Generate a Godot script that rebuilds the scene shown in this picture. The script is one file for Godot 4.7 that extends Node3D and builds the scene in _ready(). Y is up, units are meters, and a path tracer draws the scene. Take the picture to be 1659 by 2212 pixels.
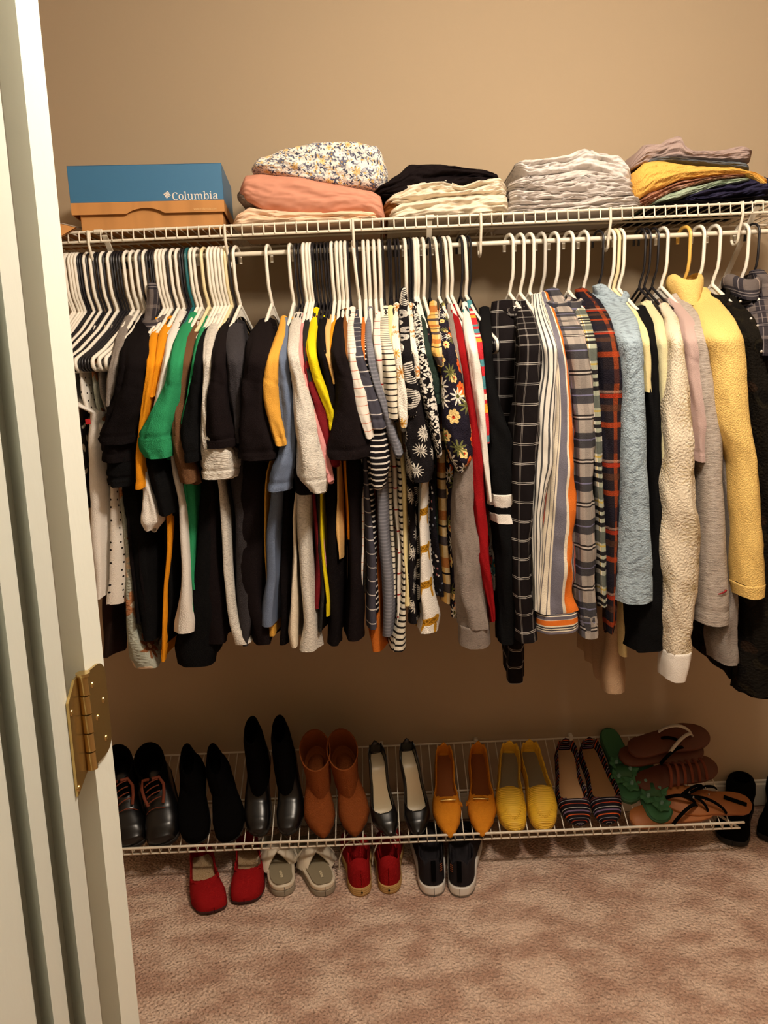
extends Node3D

const F := 1650.0
var cam: Camera3D
var rng := RandomNumberGenerator.new()
var noise := FastNoiseLite.new()
var M := {}
var TX := {}
var names := {}
var hanger_mesh := {}

# ---------------------------------------------------------------- small helpers
func numbered(n: String) -> String:
	var k: int = names.get(n, 0)
	names[n] = k + 1
	return n if k == 0 else "%s_%03d" % [n, k]

func thing(called: String, label: String, category: String, group := "") -> Node3D:
	var o := Node3D.new()
	o.name = numbered(called)
	add_child(o)
	o.set_meta("label", label)
	o.set_meta("category", category)
	if group != "":
		o.set_meta("group", group)
	return o

func part(called: String, mesh: Mesh, m: Material, parent: Node, label := "") -> MeshInstance3D:
	var o := MeshInstance3D.new()
	o.name = called
	o.mesh = mesh
	o.material_override = m
	parent.add_child(o, true)
	if label != "":
		o.set_meta("label", label)
	return o

func structure(called: String, mesh: Mesh, m: Material, label: String, category: String) -> MeshInstance3D:
	var o := part(called, mesh, m, self)
	o.set_meta("kind", "structure")
	o.set_meta("label", label)
	o.set_meta("category", category)
	return o

func begin() -> SurfaceTool:
	var st := SurfaceTool.new()
	st.begin(Mesh.PRIMITIVE_TRIANGLES)
	return st

func done(st: SurfaceTool) -> ArrayMesh:
	st.index()
	st.generate_normals()
	return st.commit()

# a grid of points becomes a smooth sheet; texture coordinates are metres along the cloth
func sheet(st: SurfaceTool, rows: Array, smooth := 0, uscale := 1.0, vscale := 1.0) -> void:
	st.set_smooth_group(smooth)
	var n: int = rows[0].size()
	var us := PackedFloat32Array()
	us.resize(n)
	var mid: PackedVector3Array = rows[rows.size() / 2]
	for j in range(1, n):
		us[j] = us[j - 1] + mid[j].distance_to(mid[j - 1]) * uscale
	var v := 0.0
	for i in rows.size() - 1:
		var a: PackedVector3Array = rows[i]
		var b: PackedVector3Array = rows[i + 1]
		var v2 := v + maxf(a[0].distance_to(b[0]), a[n / 2].distance_to(b[n / 2])) * vscale
		for j in n - 1:
			st.set_uv(Vector2(us[j], v)); st.add_vertex(a[j])
			st.set_uv(Vector2(us[j + 1], v)); st.add_vertex(a[j + 1])
			st.set_uv(Vector2(us[j], v2)); st.add_vertex(b[j])
			st.set_uv(Vector2(us[j + 1], v)); st.add_vertex(a[j + 1])
			st.set_uv(Vector2(us[j + 1], v2)); st.add_vertex(b[j + 1])
			st.set_uv(Vector2(us[j], v2)); st.add_vertex(b[j])
		v = v2

func tube(st: SurfaceTool, pts: Array, r: float, n := 8, r2 := -1.0, flat := 1.0, flat_axis := Vector3.ZERO) -> void:
	var rows := []
	var side := Vector3.ZERO
	for i in pts.size():
		var t: Vector3 = (pts[mini(i + 1, pts.size() - 1)] - pts[maxi(i - 1, 0)]).normalized()
		if side == Vector3.ZERO:
			side = t.cross(Vector3.UP if absf(t.y) < 0.9 else Vector3.RIGHT).normalized()
		side = (side - t * side.dot(t)).normalized()
		var up := t.cross(side)
		var rr := r if r2 < 0 else lerpf(r, r2, i / float(pts.size() - 1))
		var row := PackedVector3Array()
		for k in n + 1:
			var a := TAU * k / n
			var d := side * cos(a) + up * sin(a)
			if flat != 1.0:
				d -= flat_axis * d.dot(flat_axis) * (1.0 - flat)
			row.append(pts[i] + d * rr)
		rows.append(row)
	var c0 := PackedVector3Array(); var c1 := PackedVector3Array()
	for k in n + 1:
		c0.append(pts[0]); c1.append(pts[-1])
	sheet(st, [c0, rows[0]], 1)
	sheet(st, rows)
	sheet(st, [rows[-1], c1], 1)

func quad(st: SurfaceTool, a: Vector3, b: Vector3, c: Vector3, d: Vector3, uv0 := Vector2(0, 0), uv1 := Vector2(1, 1)) -> void:
	st.set_smooth_group(-1)
	st.set_uv(uv0); st.add_vertex(a)
	st.set_uv(Vector2(uv1.x, uv0.y)); st.add_vertex(b)
	st.set_uv(uv1); st.add_vertex(c)
	st.set_uv(uv0); st.add_vertex(a)
	st.set_uv(uv1); st.add_vertex(c)
	st.set_uv(Vector2(uv0.x, uv1.y)); st.add_vertex(d)

# box with chamfered edges
func box(st: SurfaceTool, c: Vector3, s: Vector3, bev := 0.002, b := Basis.IDENTITY) -> void:
	var h := s / 2
	bev = minf(bev, minf(h.x, minf(h.y, h.z)) * 0.9)
	var ax := [Vector3.RIGHT, Vector3.UP, Vector3.BACK]
	for i in 3:
		for sg in [-1.0, 1.0]:
			var n: Vector3 = ax[i] * sg
			var u: Vector3 = ax[(i + 1) % 3]
			var v: Vector3 = n.cross(u)
			var hn: float = absf(h.dot(n)); var hu: float = absf(h.dot(u)) - bev; var hv: float = absf(h.dot(v)) - bev
			quad(st, c + b * (n * hn - u * hu + v * hv), c + b * (n * hn + u * hu + v * hv), c + b * (n * hn + u * hu - v * hv), c + b * (n * hn - u * hu - v * hv), Vector2(-hu, -hv), Vector2(hu, hv))
	for i in 3:
		for s1 in [-1.0, 1.0]:
			for s2 in [-1.0, 1.0]:
				var a: Vector3 = ax[(i + 1) % 3] * s1
				var d: Vector3 = ax[(i + 2) % 3] * s2
				var e: Vector3 = ax[i]
				var ha := absf(h.dot(a)); var hd := absf(h.dot(d)); var he := absf(h.dot(e)) - bev
				var p := a * ha + d * (hd - bev); var q := a * (ha - bev) + d * hd
				if s1 * s2 > 0:
					quad(st, c + b * (p + e * he), c + b * (q + e * he), c + b * (q - e * he), c + b * (p - e * he))
				else:
					quad(st, c + b * (q + e * he), c + b * (p + e * he), c + b * (p - e * he), c + b * (q - e * he))
	for sx in [-1.0, 1.0]:
		for sy in [-1.0, 1.0]:
			for sz in [-1.0, 1.0]:
				var p0 := Vector3(sx * h.x, sy * (h.y - bev), sz * (h.z - bev))
				var p1 := Vector3(sx * (h.x - bev), sy * h.y, sz * (h.z - bev))
				var p2 := Vector3(sx * (h.x - bev), sy * (h.y - bev), sz * h.z)
				st.set_smooth_group(-1)
				for p: Vector3 in ([p0, p2, p1] if sx * sy * sz > 0 else [p0, p1, p2]):
					st.set_uv(Vector2.ZERO); st.add_vertex(c + b * p)

func box_mesh(c: Vector3, s: Vector3, bev := 0.002, b := Basis.IDENTITY) -> ArrayMesh:
	var st := begin()
	box(st, c, s, bev, b)
	return done(st)

# an upright prism over a plan outline (x, z), from y0 to y1
func prism(plan: PackedVector2Array, y0: float, y1: float) -> ArrayMesh:
	var st := begin()
	var n := plan.size()
	for i in n:
		var a := plan[i]; var b := plan[(i + 1) % n]
		quad(st, Vector3(a.x, y1, a.y), Vector3(b.x, y1, b.y), Vector3(b.x, y0, b.y), Vector3(a.x, y0, a.y), Vector2(0, y0), Vector2(a.distance_to(b), y1))
	var tri := Geometry2D.triangulate_polygon(plan)
	for i in range(0, tri.size(), 3):
		for y in [y0, y1]:
			for k in 3:
				var p := plan[tri[i + k]]
				st.set_uv(p); st.add_vertex(Vector3(p.x, y, p.y))
	return done(st)

# where the sight line through a point of the photograph meets the upright plane z
func at(px: float, py: float, z: float) -> Vector3:
	var d := cam.basis * Vector3((px - 829.5) / F, -(py - 1106.0) / F, -1.0)
	return cam.position + d * ((z - cam.position.z) / d.z)

func at_floor(px: float, py: float, y := 0.0) -> Vector3:
	var d := cam.basis * Vector3((px - 829.5) / F, -(py - 1106.0) / F, -1.0)
	return cam.position + d * ((y - cam.position.y) / d.y)

func rod_x(px: float) -> float:
	return at(px, 550.0 - 0.0439 * (px - 520.0), 0.28).x

# ---------------------------------------------------------------- textures and materials
func picture(key: String, w: int, h: int, bg: Color) -> Image:
	var im := Image.create(w, h, false, Image.FORMAT_RGB8)
	im.fill(bg)
	return im

func disc(im: Image, cx: float, cy: float, rx: float, ry: float, rot: float, c: Color) -> void:
	var w := im.get_width(); var h := im.get_height()
	var r := int(ceil(maxf(rx, ry)))
	var cs := cos(rot); var sn := sin(rot)
	for y in range(-r, r + 1):
		for x in range(-r, r + 1):
			var u := (x * cs + y * sn) / rx
			var v := (-x * sn + y * cs) / ry
			if u * u + v * v <= 1.0:
				im.set_pixel(posmod(int(cx) + x, w), posmod(int(cy) + y, h), c)

func flower(im: Image, cx: float, cy: float, r: float, n: int, c: Color, c2: Color, thin := 0.38) -> void:
	var a0 := rng.randf() * TAU
	for k in n:
		var a := a0 + TAU * k / n
		disc(im, cx + cos(a) * r * 0.6, cy + sin(a) * r * 0.6, r * 0.5, r * thin * 0.6, a, c)
	disc(im, cx, cy, r * 0.24, r * 0.24, 0, c2)

func stripes(bg: Color, bands: Array, period := 64, upright := false) -> Image:
	var im := picture("", 16 if not upright else period, period if not upright else 16, bg)
	for b in bands:
		if upright:
			im.fill_rect(Rect2i(b[0], 0, b[1], 16), Color(b[2]))
		else:
			im.fill_rect(Rect2i(0, b[0], 16, b[1]), Color(b[2]))
	return im

func plaid(bg: Color, ups: Array, downs: Array, size := 128) -> Image:
	var im := picture("", size, size, bg)
	for y in size:
		for x in size:
			var c := bg
			for b in ups:
				if x >= b[0] and x < b[0] + b[1]:
					c = c.lerp(Color(b[2]), b[3])
			for b in downs:
				if y >= b[0] and y < b[0] + b[1]:
					c = c.lerp(Color(b[2]), b[3])
			if (x + y) % 4 < 1:
				c = c.darkened(0.12)
			im.set_pixel(x, y, c)
	return im

func speckle(bg: Color, amount: float, size := 256, fx := 0.06, fy := 0.2) -> Image:
	var im := picture("", size, size, bg)
	var n := FastNoiseLite.new()
	n.seed = 11; n.frequency = 1.0
	n.fractal_octaves = 3
	for y in size:
		for x in size:
			# torus sampling keeps the edges joined
			var a := TAU * x / size; var b := TAU * y / size
			var k := n.get_noise_3d(cos(a) * size * fx / TAU + 40 + sin(b) * size * fy / TAU * 0.7, sin(a) * size * fx / TAU, cos(b) * size * fy / TAU)
			im.set_pixel(x, y, bg.lightened(k * amount) if k > 0 else bg.darkened(-k * amount))
	return im

func texture(im: Image) -> ImageTexture:
	im.generate_mipmaps()
	return ImageTexture.create_from_image(im)

func cloth_normal(freq: float, strength: float, size := 256) -> NoiseTexture2D:
	var n := FastNoiseLite.new()
	n.seed = 3
	n.frequency = freq
	n.fractal_octaves = 3
	var t := NoiseTexture2D.new()
	t.width = size; t.height = size
	t.seamless = true
	t.as_normal_map = true
	t.bump_strength = strength
	t.noise = n
	return t

func plain(hex: String, rough := 0.9, metal := 0.0, key := "") -> StandardMaterial3D:
	var k := key if key != "" else hex + str(rough) + str(metal)
	if M.has(k):
		return M[k]
	var m := StandardMaterial3D.new()
	m.albedo_color = Color(hex)
	m.roughness = rough
	m.metallic = metal
	m.cull_mode = BaseMaterial3D.CULL_DISABLED
	M[k] = m
	return m

# a cloth: colour, optional print (size in metres), relief of the knit
func cloth(key: String, hex := "ffffff", im: Image = null, size := Vector2(0.1, 0.1), relief := "knit", rough := 0.92) -> StandardMaterial3D:
	var m := plain(hex, rough, 0.0, key)
	if im:
		m.albedo_texture = texture(im)
	m.metallic_specular = 0.18
	m.uv1_scale = Vector3(1.0 / size.x, 1.0 / size.y, 1)
	if relief != "":
		m.normal_enabled = true
		m.normal_texture = TX[relief]
		m.normal_scale = 0.5
	return m

# ---------------------------------------------------------------- the room
func build_room() -> void:
	var wall := plain("b09c80", 0.85, 0.0, "wall_paint")
	wall.normal_enabled = true
	wall.normal_texture = cloth_normal(0.05, 1.0)
	wall.uv1_triplanar = true
	wall.uv1_scale = Vector3(4, 4, 4)
	wall.normal_scale = 0.12
	structure("wall_back", box_mesh(Vector3(0.5, 1.22, -0.06), Vector3(4.4, 2.6, 0.12), 0.001), wall, "beige painted closet wall behind the wire shelves", "wall")
	structure("wall_right", box_mesh(Vector3(2.56, 1.22, 1.7), Vector3(0.12, 2.6, 3.6), 0.001), wall, "beige closet wall on the right beyond the frame", "wall")
	structure("wall_left", box_mesh(Vector3(-1.46, 1.22, 1.7), Vector3(0.12, 2.6, 3.6), 0.001), wall, "beige wall on the left behind the door jamb", "wall")
	structure("wall_front", box_mesh(Vector3(0.5, 1.22, 3.46), Vector3(4.4, 2.6, 0.12), 0.001), wall, "beige wall behind the viewer", "wall")
	structure("ceiling", box_mesh(Vector3(0.5, 2.51, 1.7), Vector3(4.4, 0.12, 3.8), 0.001), plain("efe6d8", 0.95), "off white flat ceiling above the closet", "ceiling")
	# carpet: pile colour wanders where it was brushed or trodden
	var im := picture("", 1536, 1536, Color.WHITE)
	var n1 := FastNoiseLite.new(); n1.seed = 5; n1.frequency = 0.012; n1.fractal_octaves = 4
	var n2 := FastNoiseLite.new(); n2.seed = 8; n2.frequency = 0.16; n2.fractal_octaves = 2
	for y in 1536:
		for x in 1536:
			var k := clampf(0.5 + n1.get_noise_2d(x * 0.8, y * 1.3) * 1.15 + n2.get_noise_2d(x, y) * 0.35, 0, 1)
			var c := Color("c39d88").lerp(Color("efd2bc"), k)
			im.set_pixel(x, y, c.darkened(rng.randf() * 0.14))
	var carpet := plain("ffffff", 1.0, 0.0, "carpet")
	carpet.albedo_texture = texture(im)
	carpet.uv1_triplanar = true
	carpet.uv1_world_triplanar = true
	carpet.uv1_scale = Vector3(0.4, 0.4, 0.4)
	carpet.uv1_offset = Vector3(0.43, 0.2, 0.1)
	carpet.normal_enabled = true
	carpet.normal_texture = cloth_normal(0.25, 9.0, 1024)
	carpet.normal_scale = 0.5
	structure("floor", box_mesh(Vector3(0.5, -0.06, 1.7), Vector3(4.4, 0.12, 3.8), 0.001), carpet, "pinkish beige cut pile carpet floor", "floor")
	var white := plain("e9e4d6", 0.45, 0.0, "trim_paint")
	var st := begin()
	box(st, Vector3(0.5, 0.04, 0.006), Vector3(4.2, 0.075, 0.012), 0.003)
	box(st, Vector3(0.5, 0.082, 0.004), Vector3(4.2, 0.012, 0.008), 0.003)
	structure("baseboard_back", done(st), white, "white moulded baseboard along the back wall", "baseboard")

func build_door() -> void:
	var white := plain("e3e8de", 0.42, 0.0, "trim_paint2")
	white.normal_enabled = true
	white.normal_texture = cloth_normal(0.08, 1.5)
	white.uv1_scale = Vector3(6, 2, 1)
	white.normal_scale = 0.10
	var P := func(px: float, depth: float) -> Vector2:
		# plan position of an upright edge seen at row 1300 of the photograph
		var d := cam.basis * Vector3((px - 829.5) / F, -(1300.0 - 1106.0) / F, -1.0)
		var h := Vector2(d.x, d.z).normalized()
		return Vector2(cam.position.x, cam.position.z) + h * depth
	var far: Vector2 = P.call(208, 0.80)
	var mid: Vector2 = P.call(164, 0.765)
	var gap: Vector2 = P.call(120, 0.775)
	var back: Vector2 = P.call(-160, 0.98)
	var jamb := structure("door_1_jamb", prism(PackedVector2Array([far, mid, gap, back, far + Vector2(-0.16, -0.09)]), -0.001, 2.449), white, "white painted door jamb carrying the brass hinge", "door frame")
	jamb.name = "door_1"
	lean(jamb, far)
	var e1: Vector2 = P.call(117, 0.735)
	var e2: Vector2 = P.call(77, 0.705)
	var e3: Vector2 = P.call(75, 0.712)
	var e4: Vector2 = P.call(40, 0.745)
	var e5: Vector2 = P.call(38, 0.690)
	var e6: Vector2 = P.call(0, 0.66)
	var e7: Vector2 = P.call(-3, 0.665)
	var e8: Vector2 = P.call(-40, 0.70)
	var e9: Vector2 = P.call(-44, 0.60)
	var e10: Vector2 = P.call(-240, 0.50)
	var e11: Vector2 = P.call(-250, 0.60)
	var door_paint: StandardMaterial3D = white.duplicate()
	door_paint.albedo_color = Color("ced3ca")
	var door := structure("door_2", prism(PackedVector2Array([e1, e2, e3, e4, e5, e6, e7, e8, e9, e10, e11, e1 + Vector2(-0.02, -0.012)]), 0.012, 2.2), door_paint, "white door standing open at the left edge with stepped mouldings", "door")
	lean(door, far)
	# hinge: its parts sit on the jamb face and on the door edge
	var brass := plain("c8ad70", 0.25, 0.9, "brass")
	brass.normal_enabled = true
	brass.normal_texture = cloth_normal(0.02, 1.0)
	brass.normal_scale = 0.08
	var hinge := thing("door_hinge", "brass butt hinge with rounded leaf screwed to the white door jamb", "hinge")
	var y0 := 1.006; var y1 := 1.102
	var u := (far - mid).normalized()
	var nrm := Vector2(-u.y, u.x)
	if nrm.dot(Vector2(cam.position.x, cam.position.z) - mid) < 0:
		nrm = -nrm
	var pin: Vector2 = mid + nrm * 0.0005 - u * 0.0075
	var axis: Vector2 = pin + nrm * 0.003 - u * 0.0035
	var w := far.distance_to(mid) * 0.88 + 0.007
	# right leaf with two round corners
	var outl := PackedVector2Array([Vector2(0, y0), Vector2(w - 0.016, y0)])
	for k in 7:
		outl.append(Vector2(w - 0.016 + 0.016 * sin(PI / 2 * k / 6), y0 + 0.016 - 0.016 * cos(PI / 2 * k / 6)))
	for k in 7:
		outl.append(Vector2(w - 0.016 + 0.016 * cos(PI / 2 * k / 6), y1 - 0.016 + 0.016 * sin(PI / 2 * k / 6)))
	outl.append(Vector2(0, y1))
	part("leaf", plate(outl, pin, u, nrm, 0.0005, 0.003), brass, hinge)
	# left leaf on the door edge, strongly foreshortened
	var u2 := (e2 - e1).normalized()
	var n2 := Vector2(-u2.y, u2.x)
	if n2.dot(Vector2(cam.position.x, cam.position.z) - e1) < 0:
		n2 = -n2
	var o2 := PackedVector2Array([Vector2(-0.03, y0 + 0.004), Vector2(0.004, y0 - 0.013), Vector2(0.004, y1 - 0.016), Vector2(-0.014, y1), Vector2(-0.03, y1)])
	part("leaf", plate(o2, e1, u2, n2, 0.0005, 0.003), brass, hinge, "leaf on the door edge")
	for k in 5:
		var st := begin()
		var a := lerpf(y0, y1, k / 5.0) + 0.0006
		var b := lerpf(y0, y1, (k + 1) / 5.0) - 0.0006
		var p3 := Vector3(axis.x, 0, axis.y)
		tube(st, [p3 + Vector3(0, a, 0), p3 + Vector3(0, b, 0)], 0.0052, 14)
		part("knuckle", done(st), brass, hinge)
	var cap := begin()
	tube(cap, [Vector3(axis.x, y1, axis.y), Vector3(axis.x, y1 + 0.003, axis.y)], 0.0066, 14)
	part("pin_head", done(cap), brass, hinge)
	for s in [Vector2(0.013, y1 - 0.016), Vector2(w - 0.010, (y0 + y1) / 2 + 0.008), Vector2(0.017, (y0 + y1) / 2 - 0.004), Vector2(w - 0.012, y0 + 0.016)]:
		screw(hinge, pin + u * s.x + nrm * 0.003, s.y, nrm, brass)
	for s in [Vector2(-0.001, y1 - 0.027), Vector2(0.001, y0 - 0.006)]:
		screw(hinge, e1 + u2 * s.x + n2 * 0.003, s.y, n2, brass)
	lean(hinge, far)

func lean(o: Node3D, pivot: Vector2) -> void:
	# the jamb is a touch out of plumb
	var p := Vector3(pivot.x, 1.05, pivot.y)
	var b := Basis(Vector3.BACK, deg_to_rad(-0.75))
	o.transform = Transform3D(b, p - b * p)

func plate(outline: PackedVector2Array, o: Vector2, u: Vector2, n: Vector2, d0: float, d1: float) -> ArrayMesh:
	var st := begin()
	var to := func(p: Vector2, d: float) -> Vector3:
		var q: Vector2 = o + u * p.x + n * d
		return Vector3(q.x, p.y, q.y)
	var c := outline.size()
	for i in c:
		quad(st, to.call(outline[i], d1), to.call(outline[(i + 1) % c], d1), to.call(outline[(i + 1) % c], d0), to.call(outline[i], d0))
	var tri := Geometry2D.triangulate_polygon(outline)
	for i in range(0, tri.size(), 3):
		for d in [d0, d1]:
			for k in 3:
				st.set_uv(outline[tri[i + k]]); st.add_vertex(to.call(outline[tri[i + k]], d))
	return done(st)

func screw(parent: Node, p: Vector2, y: float, n: Vector2, m: Material) -> void:
	var st := begin()
	var c := Vector3(p.x, y, p.y)
	var d := Vector3(n.x, 0, n.y)
	tube(st, [c - d * 0.001, c + d * 0.0003, c + d * 0.001], 0.0036, 12, 0.0026)
	var t := d.cross(Vector3.UP)
	box(st, c + d * 0.0011, Vector3(0.0034, 0.0006, 0.0004), 0.0001, Basis(t, Vector3.UP, d))
	box(st, c + d * 0.0011, Vector3(0.0006, 0.0034, 0.0004), 0.0001, Basis(t, Vector3.UP, d))
	part("screw", done(st), m, parent)

# ---------------------------------------------------------------- wire shelves
func build_shelves() -> void:
	var wire := plain("e6ddca", 0.4, 0.0, "wire_coat")
	var x0 := -1.0; var x1 := 1.33
	var sh := thing("wire_shelf", "white coated wire shelf with short front lip holding box and folded linens", "shelf")
	var st := begin()
	tube(st, [Vector3(x0, 1.735, 0.31), Vector3(x1, 1.733, 0.31)], 0.0030, 8)
	part("front_rail", done(st), wire, sh)
	st = begin()
	tube(st, [Vector3(x0, 1.7125, 0.313), Vector3(x1, 1.7105, 0.313)], 0.0032, 8)
	part("lip_rail", done(st), wire, sh)
	st = begin()
	tube(st, [Vector3(x0, 1.733, 0.02), Vector3(x1, 1.731, 0.02)], 0.003, 6)
	part("back_rail", done(st), wire, sh)
	st = begin()
	tube(st, [Vector3(x0, 1.7305, 0.165), Vector3(x1, 1.7285, 0.165)], 0.003, 6)
	part("middle_rail", done(st), wire, sh)
	st = begin()
	tube(st, [Vector3(0, 0.0018, 0.012), Vector3(0, 0.0018, 0.306), Vector3(0, 0.0012, 0.3118), Vector3(0, -0.004, 0.3148), Vector3(0, -0.0235, 0.3168)], 0.0017, 6)
	var wm := done(st)
	var k := 0
	while x0 + 0.012 + k * 0.0254 < x1:
		part("wire", wm, wire, sh).position = Vector3(x0 + 0.012 + k * 0.0254, 1.735, 0)
		k += 1
	# clips where two shelf lengths meet
	for px in [212, 928, 1640]:
		var p := at(px, 496 - 0.0445 * (px - 212), 0.31)
		st = begin()
		box(st, Vector3(p.x, 1.7345, 0.3105), Vector3(0.024, 0.009, 0.009), 0.003)
		part("joint_clip", done(st), wire, sh)
	# hooks that carry the rod, and flat diagonal braces
	for px in [192, 486, 762, 1038, 1317, 1602]:
		var x := at(px, 505 - 0.0445 * (px - 192), 0.31).x
		st = begin()
		var pts := [Vector3(x, 1.737, 0.296), Vector3(x, 1.735, 0.317), Vector3(x, 1.705, 0.319), Vector3(x, 1.672, 0.302)]
		for i in 9:
			var a := lerpf(-0.1, PI + 0.5, i / 8.0)
			pts.append(Vector3(x, 1.664 - 0.019 * sin(a), 0.281 + 0.019 * cos(a)))
		tube(st, pts, 0.0033, 8)
		part("rod_hook", done(st), wire, sh)
	for px in [222, 928, 1640]:
		var x := at(px, 500 - 0.0445 * (px - 212), 0.31).x
		st = begin()
		var a := Vector3(x, 1.728, 0.302); var b := Vector3(x, 1.46, 0.006)
		var d := (b - a).normalized()
		box(st, (a + b) / 2, Vector3(0.013, 0.005, a.distance_to(b)), 0.001, Basis(Vector3.RIGHT, d.cross(Vector3.RIGHT).normalized() * -1.0, d))
		part("brace", done(st), wire, sh)
	var rod := thing("hanging_rod", "white coated steel rod below the shelf full of hangers", "rod")
	st = begin()
	tube(st, [Vector3(x0, 1.675, 0.28), Vector3(x1, 1.673, 0.28)], 0.0056, 12)
	part("rod_tube", done(st), wire, rod)
	# the slanted shoe shelf close to the carpet
	var ss := thing("shoe_shelf", "white wire shoe shelf slanting from the wall down to the carpet", "shelf")
	var y := 0.106
	var e := 0.943; var s0 := -1.05
	st = begin()
	tube(st, [Vector3(s0, 0.1275, 0.279), Vector3(e + 0.008, 0.1235, 0.279)], 0.0036, 8)
	part("front_rail", done(st), wire, ss)
	st = begin()
	tube(st, [Vector3(s0, y, 0.272), Vector3(e, y - 0.003, 0.272)], 0.003, 8)
	part("lip_rail", done(st), wire, ss)
	st = begin()
	tube(st, [Vector3(s0, 0.263, 0.016), Vector3(e - 0.06, 0.260, 0.016)], 0.003, 8)
	part("back_rail", done(st), wire, ss)
	st = begin()
	tube(st, [Vector3(s0, 0.180, 0.145), Vector3(e - 0.03, 0.177, 0.145)], 0.0026, 8)
	part("middle_rail", done(st), wire, ss)
	st = begin()
	tube(st, [Vector3(0, 0.157, -0.258), Vector3(0, 0.002, 0), Vector3(0, 0.001, 0.004), Vector3(0, 0.021, 0.0085)], 0.0015, 6)
	wm = done(st)
	k = 0
	while s0 + 0.012 + k * 0.0254 < e - 0.01:
		part("wire", wm, wire, ss).position = Vector3(s0 + 0.012 + k * 0.0254, y - 0.0015, 0.272)
		k += 1
	for x in [-0.62, -0.33, -0.04, 0.25, 0.54, 0.83]:
		st = begin()
		box(st, Vector3(x, 0.262, 0.010), Vector3(0.012, 0.018, 0.020), 0.003)
		part("wall_clip", done(st), wire, ss)
	for x in [s0 + 0.02, e - 0.005]:
		st = begin()
		tube(st, [Vector3(x, 0.104, 0.268), Vector3(x, 0.02, 0.004)], 0.0035, 8)
		part("end_brace", done(st), wire, ss)

# ---------------------------------------------------------------- hangers
func make_hanger(color: String) -> Dictionary:
	# hook, frame and web in the plane x = 0; the rod passes at (0.12, 0) above the neck
	var thin := color == "black"
	var r := 0.0029 if thin else 0.0043
	var st := begin()
	var pts := [Vector3(0, 0.100, -0.024)]
	for i in 13:
		var a := lerpf(PI + 0.15, -0.25, i / 12.0)
		pts.append(Vector3(0, 0.112 + 0.0235 * sin(a), 0.0235 * cos(a)))
	pts.append_array([Vector3(0, 0.085, 0.0222), Vector3(0, 0.055, 0.0205), Vector3(0, 0.035, 0.0165), Vector3(0, 0.018, 0.007), Vector3(0, 0.004, 0.0008), Vector3(0, -0.006, 0)])
	tube(st, pts, r, 8)
	var hook := done(st)
	st = begin()
	var fr := []
	for s in [-1.0, 1.0]:
		var arm := [Vector3(0, -0.002, 0.002 * s), Vector3(0, -0.05, 0.065 * s), Vector3(0, -0.096, 0.145 * s), Vector3(0, -0.112, 0.182 * s)]
		for i in 6:
			var a := lerpf(0.9, -1.4, i / 5.0)
			arm.append(Vector3(0, -0.128 + 0.014 * sin(a), (0.184 + 0.014 * cos(a)) * s))
		arm.append(Vector3(0, -0.1415, 0.16 * s)); arm.append(Vector3(0, -0.142, 0))
		tube(st, arm, r * 1.05, 8)
	var frame := done(st)
	st = begin()
	var w := []
	for i in 9:
		var t := i / 8.0
		var row := PackedVector3Array()
		for j in 9:
			var z := lerpf(-0.034, 0.034, j / 8.0)
			var top := -0.002 - absf(z) * 0.77
			var bot := -0.036 + 0.010 * (1.0 - pow(z / 0.034, 2))
			row.append(Vector3(0.0011, lerpf(top, minf(bot, top), t), z))
		w.append(row)
	sheet(st, w)
	var w2 := []
	for row in w:
		var q := PackedVector3Array()
		for p in row:
			q.append(Vector3(-0.0011, p.y, p.z))
		w2.append(q)
	sheet(st, w2)
	sheet(st, [w[-1], w2[-1]], 1)
	return {"hook": hook, "frame": frame, "web": done(st)}

func hanger(px: float, color: String, label: String, group := "", turn := -99.0, tilt := 0.0) -> Node3D:
	if not hanger_mesh.has(color):
		hanger_mesh[color] = make_hanger(color)
	var hx := {"white": "f1ebdd", "black": "17151a", "teal": "0d5a60", "cream": "ecdcae", "yellow": "e3b457", "clear": "c9c4ba"}
	var m := plain(hx[color], 0.38, 0.0, "hanger_" + color)
	var h := thing("clothes_hanger", label, "hanger", group)
	part("hook", hanger_mesh[color].hook, m, h)
	part("frame", hanger_mesh[color].frame, m, h)
	if color != "black":
		part("web", hanger_mesh[color].web, m, h)
	var x := rod_x(px)
	h.position = Vector3(x, 1.556, 0.28)
	if turn < -90:
		turn = clampf((px - 800.0) / 300.0, -1, 1) * (12.0 if px < 800 else 17.0)
	h.rotation_degrees = Vector3(0, turn, tilt)
	h.position.x += sin(deg_to_rad(tilt)) * 0.12
	return h

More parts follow.
